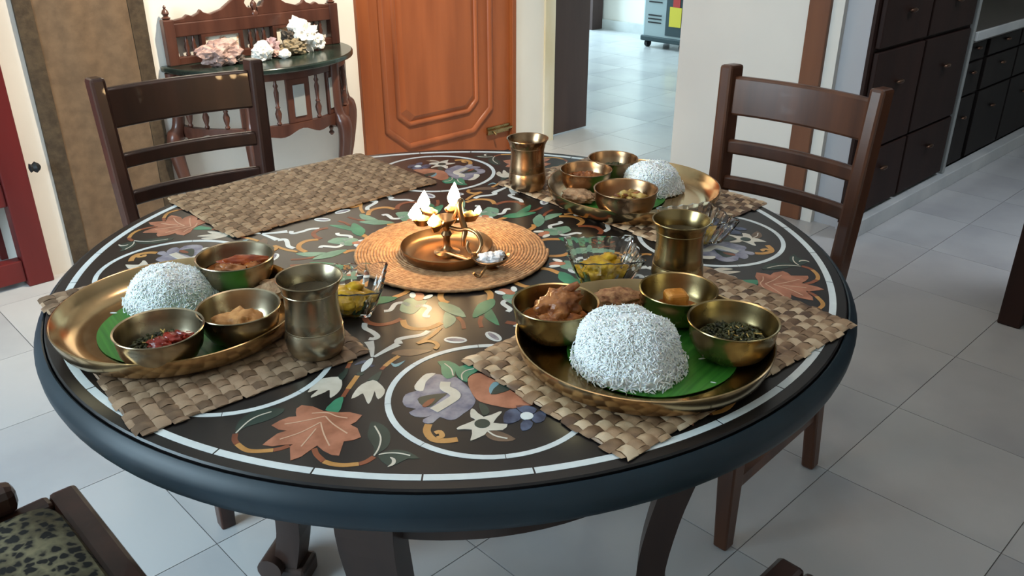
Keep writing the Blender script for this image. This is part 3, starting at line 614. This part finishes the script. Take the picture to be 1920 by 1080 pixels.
m0 = ringseg(.1195, .0036, .006, 2 * PI / 8 - .001, 'medallion_segment', n=8)
for j in range(8):
    a = AX + PI / 8 + j * PI / 4
    for k in range(8):
        o = m0 if j == k == 0 else m0.copy()
        if o is not m0: COL.objects.link(o)
        o.location = (.432 * math.cos(a), .432 * math.sin(a), 0); o.rotation_euler.z = a + k * PI / 4

# ================================================================ chairs (facing local +x)
def make_chair(label, m):
    t = thing('dining_chair', label, 'chair', group='dining chairs round the table')
    def px(z): return -.185 - .032 * max(0, z - .45) / .48
    def py(z): return .160 + .016 * max(0, z - .45) / .48
    for sy in (-1, 1):
        MB().bar([(.195, sy * .178, .44), (.195, sy * .180, .2), (.19, sy * .182, 0)], [.044, .04, .032], [.044, .04, .032], up=(1, 0, 0)).build('front_leg', m, t, bev=.004)
        pp = spline([(-.205, sy * .172, 0), (-.186, sy * .164, .25), (px(.45), sy * py(.45), .45), (px(.7), sy * py(.7), .7), (px(.93), sy * py(.93), .93)], 4)
        n = len(pp)
        MB().bar(pp, [.032] * n, [.034 + .020 * min(1, i / (n - 1) * 1.5) for i in range(n)], up=(1, 0, 0)).build('back_post', m, t, bev=.007)
    for z0, z1, nm in ((.818, .906, 'top_rail'), (.728, .762, 'slat'), (.642, .676, 'slat')):
        R = []
        for k in range(13):
            f_ = -1 + 2 * k / 12; y = f_ * (py((z0 + z1) / 2) - .012); bow = -.022 * (1 - f_ * f_); th = .010 if nm == 'top_rail' else .009
            R.append([(px(zz) + bow + sd * th, y, zz) for zz, sd in ((z0, -1), (z0, 1), (z1, 1), (z1, -1))])
        MB().rings(R).build(nm, m, t, bev=.006, smooth=60)
    fr = MB().bar([(.215, -.2, .425), (.215, .2, .425)], .042, .055).bar([(.195, .183, .425), (-.19, .165, .425)], .034, .055).bar([(.195, -.183, .425), (-.19, -.165, .425)], .034, .055).bar([(-.185, -.15, .425), (-.185, .15, .425)], .03, .055)
    fr.build('seat_frame', m, t, bev=.008)
    cu = MB(); R = []
    for zz, k in ((.425, .985), (.448, 1), (.462, .96), (.470, .8), (.474, .45)):
        row = []
        for j in range(40):
            c, s_ = math.cos(2 * PI * j / 40), math.sin(2 * PI * j / 40); x = .008 + k * .190 * math.copysign(abs(c) ** .22, c); row.append((x, k * (.163 + .05 * x) * math.copysign(abs(s_) ** .22, s_), zz))
        R.append(row)
    cu.rings(R).build('seat_cushion', leopard_m, t, smooth=40)
    for sy in (-1, 1): MB().bar([(.19, sy * .18, .16), (-.19, sy * .165, .16)], .02, .028).build('stretcher', m, t)
    return t
def seat(t, u, v, ang): t.location = W(u, v); t.rotation_euler.z = ROT + ang
ch = make_chair('red brown ladder-back dining chair in front of the white wall and door post', chair_red_m); seat(ch, .70, -.083, PI)
ch = make_chair('dark brown ladder-back dining chair behind the empty woven placemat', chair_m); seat(ch, -.035, .72, -PI / 2 - .10)
ch = make_chair('dining armchair with leopard print seat beside the fish curry place setting', chair_m); seat(ch, -.80, .075, 0)
for sy in (-1, 1):
    MB().bar([(.085, sy * .197, .476), (.155, sy * .197, .476)], .040, .046).build('arm_block', chair_m, ch, bev=.014)
    MB().bar([(.025, sy * .197, .44), (.015, sy * .197, .66)], .026, .03, up=(1, 0, 0)).build('arm_post', chair_m, ch, bev=.004)
    MB().bar([(.03, sy * .197, .672), (-.20, sy * .172, .68)], .034, .024).build('armrest', chair_m, ch, bev=.006); MB().bar([(.085, sy * .197, .472), (.03, sy * .197, .472)], .03, .036).build('arm_rail', chair_m, ch, bev=.006)
ch = make_chair('dining chair with only a dark seat corner showing below the chicken curry place setting', chair_m); seat(ch, -.11, -.815, PI / 2)

# ================================================================ place settings
def placemat(label, m, cx, cy, ang, L, Wd, seed, m2=None):
    random.seed(seed)
    t = thing('placemat', label, 'placemat', (cx, cy, TZ + .0008), ang, 'woven placemats on the table')
    p = .0162; nx = round(L / p); ny = round(Wd / p); px_, py_ = L / nx, Wd / ny
    def strip(n, other, pit, pos, along_x, par):
        pts = []; amp = .0022; half = pit * n / 2
        for i in range(2 * n + 1):
            s_ = -half + pit * i / 2
            zz = .0030 + (0 if i % 2 == 0 else amp * (1 if ((i // 2) + par) % 2 else -1)); pts.append((s_, zz))
        pts = [(-half - random.uniform(.002, .008), .0016), (-half - .001, .0034)] + pts[1:-1] + [(half + .001, .0034), (half + random.uniform(.002, .008), .0016)]
        mb = MB(); R = []; w = (py_ if along_x else px_) * .475; sk = random.uniform(-.004, .004)
        for i, (s_, zz) in enumerate(pts):
            e = 1.0 if 1 < i < len(pts) - 2 else 1.12; sh = sk if i in (0, len(pts) - 1) else 0
            j = random.uniform(-.0006, .0006)
            row = [(s_ + random.uniform(-.0006, .0006), pos + sh - w * e + j, zz - .0004), (s_, pos + sh + j, zz + .0009), (s_, pos + sh + w * e + j, zz - .0004), (s_, pos + sh + j, zz - .0010)]
            R.append([(a, b_, c) if along_x else (b_, a, c) for a, b_, c in row])
        mb.rings(R).build('woven_strip', m if along_x else (m2 or m), t, smooth=35)
    for j in range(ny): strip(nx, ny, px_, -Wd / 2 + py_ * (j + .5), True, j)
    for i in range(nx): strip(ny, nx, py_, -L / 2 + px_ * (i + .5), False, i + 1)
    return t
placemat('checked tan and brown woven placemat under the chicken curry thali', straw_b, .294, -.300, math.radians(41), .455, .268, 11, straw_b2)
placemat('brown woven placemat under the fish curry thali', straw_d, -.341, -.25, math.radians(129.6), .43, .283, 12)
placemat('woven placemat under the thali in front of the white wall', straw_b, .316, .292, math.radians(131.5), .42, .295, 13, straw_b2)
placemat('empty tan woven placemat with nothing on it', straw_e, -.312, .31, math.radians(43), .43, .27, 14)
random.seed(21)
MZ = TZ + .0070
def thali(label, c):
    t = thing('thali_plate', label, 'plate', (c[0], c[1], MZ), 0, 'brass thali plates')
    MB().lathe([(.118, 0), (.146, .0005), (.1535, .006), (.1580, .016), (.1605, .0265), (.1605, .0282), (.1590, .0288), (.1570, .0275), (.1510, .0170), (.1420, .0070), (.1320, .0034), (.122, .0026)], 96).build('plate_dish', thali_m, t, smooth=35)
    return t
PR, PL, PB = (.256, -.336), (-.352, -.256), (.318, .250)
thali('brass thali plate holding rice, chicken curry and dark greens', PR); thali('brass thali plate holding rice, fish curry and chilli paste', PL); thali('brass thali plate by the white wall with rice and three bowls', PB)
IZ = MZ + .0032
def bleaf(label, c, r, rot):
    mb = MB(); n = 56
    R = [[(r * k * math.cos(2 * PI * j / n), r * k * math.sin(2 * PI * j / n) * .94, zz + (.0006 * math.sin(j * .7) if k > .5 else 0) * k) for j in range(n)] for k, zz in ((.02, .0002), (.5, .0002), (1, .0006), (1.0, .0016), (.5, .0013), (.02, .0013))]
    t = thing('banana_leaf', label, 'leaf', (c[0], c[1], IZ), rot, 'banana leaf rounds')
    mb.rings(R).build('leaf_blade', leafg_m, t, smooth=60)
    MB().tube([(-r * .96, 0, .0016), (0, 0, .0018), (r * .96, 0, .0016)], [.0018, .0026, .0018], 6, .5).build('midrib', leafg_m, t)
bleaf('round green banana leaf under the rice of the chicken curry thali', (PR[0] + .012, PR[1] - .002), .112, .9)
bleaf('round green banana leaf under the rice of the fish curry thali', (PL[0] + .004, PL[1] - .012), .112, 2.2)
bleaf('round green banana leaf under the rice by the white wall', (PB[0] - .028, PB[1] - .004), .090, .4)
LZ = IZ + .0018
def bowl(label, c, k, m):
    t = thing('brass_bowl', label, 'bowl', (c[0], c[1], LZ), 0, 'small brass bowls on the thalis')
    p = [(.026, 0), (.030, .0008), (.040, .008), (.0475, .021), (.0500, .036), (.0505, .043), (.0525, .0455), (.0520, .0465), (.0498, .0455), (.0482, .036), (.0455, .022), (.038, .0105), (.028, .0035), (.02, .003)]
    MB().lathe([(r * k, z * k) for r, z in p], 56).build('bowl_body', m, t, smooth=40)
    return t
def ingz(k): return LZ
B1 = bowl('brass bowl of chicken curry', (.147, -.302), 1.07, brass_m); B2 = bowl('brass bowl holding an orange cube of curd cheese', (.312, -.256), 1.0, brass_m); B3 = bowl('brass bowl of dark cooked greens without chilli', (.362, -.352), 1.07, brass_m)
L1 = bowl('bowl of red fish curry by the white wall alcove', (-.306, -.152), 1.06, bell_m); L2 = bowl('bowl of yellow mash next to the fish curry thali tumbler', (-.256, -.308), 1.0, bell_m); L3 = bowl('bowl of dark greens topped with red chilli paste', (-.335, -.368), 1.02, bell_m)
K1 = bowl('bowl of smooth orange curry on the thali by the white wall', (.231, .276), .95, copper_m); K2 = bowl('bowl of dark curry on the thali by the white wall', (.290, .350), .94, copper_m); K3 = bowl('bowl of yellow vegetables on the thali by the white wall', (.290, .143), 1.08, copper_m)
def foodthing(name, label, c, z): return thing(name, label, 'food', (c.location.x, c.location.y, c.location.z + z))
def surface(t, r, m, seed, amp=.0025, name='gravy', zc=.0):
    mb = MB(); n = 36; R = []
    for k in (.05, .25, .45, .65, .82, 1.0):
        R.append([(r * k * math.cos(2 * PI * j / n), r * k * math.sin(2 * PI * j / n), zc + (amp * noise.noise(Vector((k * math.cos(2 * PI * j / n) * 3, k * math.sin(2 * PI * j / n) * 3, seed))) * 2 * (1 - k ** 4))) for j in range(n)])
    R.append([(r * .9 * math.cos(2 * PI * j / n), r * .9 * math.sin(2 * PI * j / n), zc - .010) for j in range(n)])
    return mb.rings(R).build(name, m, t, smooth=60)
t = foodthing('chicken_curry', 'chunky brown chicken pieces in orange gravy', B1, .024); surface(t, .0445, gravy_m, 1)
MB().blob((.004, .004, .018), (.028, .022, .019), 3, .22, 1.8, 4, 0, .6).build('chicken_piece', chick_m, t, smooth=70); MB().blob((-.004, -.022, .006), (.022, .016, .012), 4, .25, 2, 4).build('chicken_piece', chick_m, t, smooth=70)
MB().blob((.014, .006, .027), (.022, .009, .008), 5, .25, 2, 3, 0, .5).build('chicken_piece', chick_m, t, smooth=70); MB().tube([(.004, .010, .026), (.022, .016, .038), (.03, .018, .042)], [.007, .0055, .004], 8).build('chicken_bone', chick_m, t, smooth=60); MB().blob((.02, -.012, .006), (.014, .012, .009), 6, .25, 2, 3).build('chicken_piece', gravy_m, t, smooth=70)
t = foodthing('curd_cheese_curry', 'orange curd cheese cube in thin yellow sauce', B2, .014); surface(t, .036, gravy_m, 2, .0015, 'sauce')
MB().box(-.017, .013, -.012, .016, -.002, .027).build('curd_cheese_cube', panr_m, t, rotz=.15, bev=.006, seg=3); MB().blob((.024, .0, .004), (.006, .006, .005), 3, .2, 2, 2).build('onion_bit', veg_m, t)
def greensfood(label, bw, z, r, n, seed, chili=False):
    t = foodthing('cooked_greens', label, bw, z); rnd = random.Random(seed)
    surface(t, r, greens_m, seed, .006, 'greens_bed', .003)
    mb = MB()
    for i in range(n):
        a, q = rnd.uniform(0, 2 * PI), math.sqrt(rnd.random()) * r * .88
        mb.blob((q * math.cos(a), q * math.sin(a), .006 + rnd.uniform(0, .007) * (1 - (q / r) ** 2)), (rnd.uniform(.002, .0048), rnd.uniform(.0012, .0026), rnd.uniform(.0012, .0026)), i, .3, 2, 1, 0, rnd.uniform(0, 3))
    o = mb.build('chopped_leaves', greens_m, t, smooth=70); o['kind'] = 'stuff'
    mb = MB()
    for i in range(14):
        a, q = rnd.uniform(0, 2 * PI), rnd.random() * r * .7; x, y = q * math.cos(a), q * math.sin(a); mb.tube([(x, y, .009), (x + rnd.uniform(-.008, .008), y + rnd.uniform(-.008, .008), .012)], .0008, 5)
    o = mb.build('stalks', veg_m, t); o['kind'] = 'stuff'
    if chili:
        for i, (x, y) in enumerate(((.014, .004), (.002, -.008), (.022, .010))): MB().blob((x, y, .013), (.014, .010, .006), 20 + i, .3, 2.2, 3).build('chilli_paste', chili_m, t, smooth=70)
greensfood('dark green chopped cooked greens in a brass bowl', B3, .020, .042, 420, 5); greensfood('black green cooked greens with red chilli paste on top', L3, .017, .039, 330, 6, True)
t = foodthing('fish_curry', 'red fried fish piece in brown orange gravy', L1, .026); surface(t, .0455, gravy_m, 3)
MB().blob((.010, .004, .012), (.034, .010, .009), 8, .12, 2.4, 4, .03, .25).build('fish_piece', redfry_m, t, smooth=70); MB().blob((-.004, -.016, .006), (.024, .014, .010), 9, .25, 2, 4).build('fish_piece', chick_m, t, smooth=70); MB().blob((.026, -.008, .006), (.012, .010, .010), 10, .25, 2, 3).build('potato_piece', gravy_m, t, smooth=70)
t = foodthing('vegetable_mash', 'rough mound of yellow orange mash', L2, .014); MB().blob((0, -.003, .006), (.034, .027, .020), 12, .16, 2.2, 4, .03, .3).build('mash_mound', mash_m, t, smooth=70); surface(t, .036, mash_m, 7, .003, 'mash_bed')
t = foodthing('orange_curry', 'smooth orange curry with a few lumps', K1, .026); surface(t, .0405, gravy_m, 4, .003)
for i, (x, y) in enumerate(((.006, .006), (-.012, .002), (.012, -.012), (.0, -.014))): MB().blob((x, y, .004), (.012, .009, .007), 30 + i, .25, 2, 3).build('curry_lump', gravy_m, t, smooth=70)
t = foodthing('dark_curry', 'small heap of dark brown curry', K2, .020); surface(t, .036, greens_m, 5, .003)
for i, (x, y) in enumerate(((.008, .0), (-.01, -.006), (.016, -.008))): MB().blob((x, y, .005), (.013, .010, .009), 40 + i, .3, 2, 3).build('curry_lump', rock_dark if False else greens_m, t, smooth=70)
t = foodthing('mixed_vegetables', 'pale yellow cabbage and potato pieces', K3, .022); surface(t, .0415, gravy_m, 6, .003)
for i in range(13):
    a, q = random.uniform(0, 2 * PI), random.uniform(0, .028); MB().blob((q * math.cos(a), q * math.sin(a), .006 + random.uniform(0, .012)), (random.uniform(.008, .015), random.uniform(.005, .009), random.uniform(.004, .008)), 50 + i, .3, 2, 2, .1, a).build('vegetable_piece', veg_m if i % 3 else chick_m, t, smooth=70)
# rice
GV = []
def grainmesh(mb, p, d, L, r):
    d = d.normalized(); ref = Vector((0, 0, 1)) if abs(d.z) < .9 else Vector((1, 0, 0)); a = d.cross(ref).normalized(); b_ = d.cross(a); R = []
    for q, k in ((-.5, .35), (-.2, 1), (.2, 1), (.5, .35)): R.append([p + d * (q * L) + a * (r * k * math.cos(2 * PI * j / 5)) + b_ * (r * k * math.sin(2 * PI * j / 5)) for j in range(5)])
    mb.rings(R)
def rice(label, c, rx, ry, h, rot, seed, n, skew=0):
    rnd = random.Random(seed); t = thing('rice_mound', label, 'rice', (c[0], c[1], LZ), rot)
    def surf(a, e):                                # a azimuth, e 0 rim .. 1 top
        k = math.cos(e * PI / 2) ** .62; zz = h * math.sin(e * PI / 2) ** .85
        w = 1 + .10 * noise.noise(Vector((math.cos(a) * 1.5, math.sin(a) * 1.5, e * 2 + seed)))
        return Vector((rx * k * w * math.cos(a) - skew * zz, ry * k * w * math.sin(a), zz * w))
    mb = MB(); m = 40; mb.rings([[surf(2 * PI * j / m, e) * .985 for j in range(m)] for e in [i / 13 for i in range(13)] + [.985]]); mb.build('rice_core', rice_m, t, smooth=70)
    mb = MB()
    for i in range(n):
        a = rnd.uniform(0, 2 * PI); e = 1 - math.sqrt(rnd.random() * .999) if rnd.random() < .25 else rnd.random() ** 1.15
        p = surf(a, e * .98); nrm = Vector((math.cos(a) * math.cos(e * 1.5) , math.sin(a) * math.cos(e * 1.5), .25 + math.sin(e * 1.5))).normalized()
        d = Vector((rnd.gauss(0, 1), rnd.gauss(0, 1), rnd.gauss(0, 1))); d = d - nrm * d.dot(nrm) * rnd.choice((1, 1, 1, .9, .4))
        if e < .12: p = p * rnd.uniform(.98, 1.10); p.z = max(.0012, p.z)
        grainmesh(mb, p + nrm * rnd.uniform(-.0003, .0006), d, rnd.uniform(.0058, .0082), .00082)
    o = mb.build('rice_grains', rice_m, t, smooth=70); o['kind'] = 'stuff'
q = at(1180, 682, LZ); rice('big dome of white rice on the banana leaf beside the chicken curry', (q.x, q.y), .066, .060, .066, 0, 3, 5200, .16)
q = at(320, 566, LZ); rice('oval mound of white rice behind the chilli and greens bowl', (q.x, q.y), .058, .047, .050, .3, 4, 4200)
q = at(1222, 355, LZ); rice('mound of white rice on the thali by the white wall', (q.x, q.y), .056, .051, .052, 0, 5, 3200)
g0 = None
for i, (x, y, an) in enumerate(((1269, 632, -.2), (1316, 674, .1), (1290, 671, 1.4), (1282, 701, -.6), (1337, 717, -.4), (1243, 733, 1.2), (1197, 727, .1), (1172, 725, .2), (213, 588, -.1), (1205, 733, .4))):
    p = at(x, y, LZ)
    if g0 is None:
        mb = MB(); grainmesh(mb, Vector((0, 0, 0)), Vector((1, .1, 0)), .0095, .0011); g0 = mb.build('rice_grain', rice_m, smooth=70); o = g0
    else: o = g0.copy(); COL.objects.link(o)
    o.location = (p.x, p.y, LZ + .0012 - (.0018 if (i in (4, 5)) else 0)); o.rotation_euler.z = an
    if i == 8: tag(o, 'stray white rice grain on the leaf beside the chilli bowl', 'rice grain')
    elif i < 4: tag(o, 'stray white rice grain on the green leaf between the rice dome and dark greens bowl', 'rice grain', 'stray rice grains on the leaf')
    else: tag(o, 'stray white rice grain on the bare brass in front of the big rice dome', 'rice grain', 'stray rice grains on the brass')
def cutlet(label, x, y, m, rx, ry, rot, zz=0):
    p = at(x, y, LZ); tag(MB().blob((0, 0, .011), (rx, ry, .012), x, .12, 2.4, 4, .05, 0, .0003).build('cutlet', m, None, (p.x, p.y, LZ + zz), rot, smooth=70), label, 'cutlet', 'crumbed cutlets')
cutlet('brown crumbed cutlet between the chicken curry and curd cheese bowls', 1158, 573, cutlet_m, .034, .025, -.1); cutlet('brown crumbed cutlet half behind the tumbler of the fish curry thali', 520, 553, cutlet_p, .030, .024, .2); cutlet('pale crumbed cutlet beside the bowl of yellow vegetables', 1084, 378, cutlet_p, .034, .023, -.5)
p = at(247, 657, IZ); tag(MB().blob((0, 0, .003), (.008, .006, .003), 77, .25, 2, 2).build('crumb', cutlet_m, None, (p.x + .13 - .0, p.y, IZ)), 'small orange crumb lying on the fish curry thali', 'crumb')

# tumblers
def tumbler(label, c, m, k=1.0, z=MZ):
    t = thing('brass_tumbler', label, 'tumbler', (c[0], c[1], z), 0, 'brass tumblers')
    pr = [(.028, 0), (.0325, .0006), (.0338, .004), (.0365, .012), (.0372, .022), (.0355, .034), (.0352, .035), (.0356, .036), (.0338, .050), (.0328, .064), (.0332, .078), (.0355, .090), (.0395, .0985), (.0412, .1005), (.0410, .1018), (.0392, .1012), (.0345, .090), (.0320, .078), (.0316, .064), (.033, .04), (.035, .02), (.03, .005), (.02, .004)]
    MB().lathe([(r * k, zz * k) for r, zz in pr], 56).build('tumbler_body', m, t, smooth=40)
    MB().lathe([(.0325 * k, .080 * k), (.0322 * k, .0805 * k), (.001, .0805 * k)], 40).build('water', water_m, t)
    for zz in (.036, .0845): MB().lathe([(.0350 * k if zz < .05 else .0342 * k, (zz - .0008) * k), (.0359 * k if zz < .05 else .0350 * k, zz * k), (.0350 * k if zz < .05 else .0346 * k, (zz + .0008) * k)], 48, cap0=False, cap1=False).build('engraved_band', m, t, smooth=60)
tumbler('dull brass tumbler of water beside the fish curry thali', (-.157, -.329), bell_m, 1.0); tumbler('brass tumbler of water behind the curd cheese bowl', (.333, -.137), brass_m, 1.02); tumbler('coppery brass tumbler on the corner of the placemat by the white wall', (.121, .312), copper_m, .97)
# cut glass dishes
def glassdish(label, c, rot, z, k=1.0):
    t = thing('glass_dish', label, 'dish', (c[0], c[1], z), rot, 'square cut-glass dishes')
    mb = MB(); nseg = 40; lay = [(.032, 0), (.034, .0015), (.047, .030), (.053, .043), (.0505, .0435), (.044, .030), (.031, .006), (.027, .005)]
    R = []
    for li, (r, zz) in enumerate(lay):
        row = []
        for sd in range(4):
            for q in range(nseg // 4):
                f_ = -1 + 2 * q / (nseg // 4); rib = (.0020 if q % 2 else 0) if li in (1, 2, 3) else 0
                x, y = (r + rib), f_ * (r + rib * .3); wv = (.0012 * (1 if q % 2 else -.4) + .0025 * abs(f_) ** 3) if li in (3, 4) else 0
                a = sd * PI / 2; row.append(((x * math.cos(a) - y * math.sin(a)) * k, (x * math.sin(a) + y * math.cos(a)) * k, (zz + wv) * k))
        R.append(row)
    mb.rings(R).build('cut_glass_bowl', glass_m, t)
    fo = thing('yellow_pickle', label.replace('square cut-glass dish', 'yellow lemon pickle inside the cut-glass dish'), 'food', (c[0], c[1], z + .0052 * k), rot, 'portions of pickle')
    MB().blob((0, -.002, .010), (.034 * k, .033 * k, .015), int(c[0] * 1000), .14, 2.2, 4).build('pickle_mass', pickle_m, fo, smooth=70)
    MB().blob((.010, .006, .024), (.013, .010, .007), 3, .18, 2, 3).build('lemon_piece', pickle_m, fo, smooth=70)
glassdish('square cut-glass dish behind the chicken curry thali', (.228, -.094), .06, TZ + .001); glassdish('square cut-glass dish on the placemat by the white wall', (.396, .046), .30, MZ, .95); glassdish('square cut-glass dish behind the dull brass tumbler', (-.140, -.198), .05, TZ + .001, 1.0)

# ================================================================ centre: coiled mat, oil lamp, salt dish
cm = thing('coiled_trivet', 'round coiled cane mat in the middle of the table', 'mat', (-.007, .003, TZ + .0008))
mb = MB(); turns = 30; pts = []; rad = []
tot = 0; a = 0; rr = .006
R = []
while rr < .156:
    st = .0030 / rr if rr > .02 else .18
    a += st; rr = .006 + .005 * a / (2 * PI); k_ = .0030 * (1 + .13 * math.sin(rr * a * 900))
    zc = .0032; n_ = Vector((math.cos(a), math.sin(a), 0))
    R.append([(n_.x * (rr + k_ * math.cos(q)), n_.y * (rr + k_ * math.cos(q)), zc + k_ * math.sin(q)) for q in (0, PI / 3, 2 * PI / 3, PI, 4 * PI / 3, 5 * PI / 3)])
mb.rings(R).build('coiled_rope', coil_m, cm, smooth=70)
CMZ = TZ + .0008 + .0064
lp = thing('oil_lamp', 'brass five-wick oil lamp with round drip plate and curled handle, lit', 'oil lamp', (-.012, -.024, CMZ))
MB().lathe([(.055, 0), (.066, .001), (.0705, .008), (.0735, .0185), (.0725, .0195), (.069, .0095), (.062, .0035), (.05, .003)], 72).build('drip_plate', dkbrass_m, lp, smooth=40)
MB().lathe([(.020, .003), (.021, .006), (.010, .010), (.006, .016), (.0055, .03), (.009, .036), (.0055, .042), (.007, .05), (.014, .056), (.019, .063), (.0185, .064), (.0165, .063), (.010, .057), (.004, .055)], 28).build('stem_and_cup', dkbrass_m, lp, smooth=40)
FL = {}
for k in range(5):
    an = math.radians((200, 250, 140, 80, 10)[k]); c, s_ = math.cos(an), math.sin(an); mb = MB()
    mb.bar([(.012 * c, .012 * s_, .056), (.026 * c, .026 * s_, .058)], .007, .005)
    L0 = [(.020, .003), (.026, .0085), (.034, .0105), (.043, .0085), (.050, .0045), (.054, .0012)]
    top_ = [(r, w) for r, w in L0] + [(r, -w) for r, w in reversed(L0)]
    k0 = [((r * c - w * s_), (r * s_ + w * c), .066) for r, w in top_]; k1_ = [(((.037 + (r - .037) * .55) * c - w * .5 * s_), ((.037 + (r - .037) * .55) * s_ + w * .5 * c), .055) for r, w in top_]; k2_ = [(((.037 + (r - .037) * .85) * c - w * .8 * s_), ((.037 + (r - .037) * .85) * s_ + w * .8 * c), .064) for r, w in top_]; k3_ = [(((.037 + (r - .037) * .5) * c - w * .4 * s_), ((.037 + (r - .037) * .5) * s_ + w * .4 * c), .058) for r, w in top_]
    mb.rings([k1_, k0, k2_, k3_]); sp = mb.build('wick_spoon', dkbrass_m, lp, smooth=40)
    MB().blob((.037 * c, .037 * s_, .066), (.010, .0075, .0055), k, .12, 2, 3, 0, an).build('ghee_lump', butter_m, sp, smooth=70)
    hgt, rad_ = ((.026, .0105), (.020, .0080), (.030, .0105), (.038, .0105), (.013, .0055))[k]
    fx, fy = .050 * c, .050 * s_; prof = [(.15, 0), (.75, .12), (1, .30), (.82, .5), (.5, .72), (.2, .9), (.03, 1)]
    R = [[(fx + rad_ * r * math.cos(2 * PI * j / 12) + .003 * z, fy + rad_ * r * math.sin(2 * PI * j / 12), .067 + hgt * z) for j in range(12)] for r, z in prof]
    o = MB().rings(R).build('flame', flame_m, sp, smooth=80)
    MB().tube([(.040 * c, .040 * s_, .066), (.050 * c, .050 * s_, .070)], .0016, 6).build('wick', butter_m, sp)
MB().tube(spline([(.012, .006, .060), (.020, .004, .078), (.024, .0, .092), (.022, -.004, .084), (.026, -.006, .060), (.030, -.010, .046), (.028, -.014, .034), (.027, -.016, .022)], 4), [.003 + .0022 * math.sin(PI * i / 28) for i in range(29)], 8).build('serpent_strap', dkbrass_m, lp, smooth=60)
MB().tube(spline([(.006, -.002, .048), (.020, -.008, .046), (.036, -.016, .050), (.050, -.026, .046), (.056, -.032, .032), (.050, -.034, .018), (.040, -.032, .016), (.034, -.028, .024), (.036, -.026, .034)], 5), .0034, 8).build('curled_handle', dkbrass_m, lp, smooth=60)
MB().tube(spline([(-.016, -.004, .006), (.004, -.012, .0075), (.026, -.026, .0065), (.046, -.040, .007), (.052, -.036, .016)], 4), .0034, 8).build('foot_strap', dkbrass_m, lp, smooth=60)
p = at(921, 502, CMZ)
sd = thing('salt_dish', 'small footed leaf-shaped brass dish heaped with white salt beside the lamp', 'salt dish', (p.x, p.y, CMZ), .15)
mb = MB(); n = 32; prof = [(.35, .006), (.7, .009), (1, .017), (.96, .0175), (.62, .012), (.25, .0095)]
mb.rings([[(.031 * k * math.cos(2 * PI * j / n), .024 * k * math.sin(2 * PI * j / n) * (1 - .25 * math.cos(2 * PI * j / n)), z + .004 * (abs(math.cos(2 * PI * j / n)) ** 3) * (k > .9)) for j in range(n)] for k, z in prof]); mb.build('dish_shell', dkbrass_m, sd, smooth=50)
MB().lathe([(.012, 0), (.012, .002), (.006, .004), (.009, .0075)], 16).build('dish_foot', dkbrass_m, sd, smooth=40)
MB().tube(spline([(-.010, -.022, .014), (-.016, -.030, .008), (-.022, -.033, .002), (-.027, -.033, .0035), (-.031, -.034, .008)], 4), .0022, 6).build('tail_handle', dkbrass_m, sd, smooth=60)
MB().blob((-.004, .002, .014), (.020, .013, .009), 5, .2, 2.4, 4).build('salt_heap', salt_m, sd, smooth=70)
MB().blob((.012, .008, .018), (.010, .008, .006), 6, .2, 2.4, 3).build('salt_heap', salt_m, sd, smooth=70)
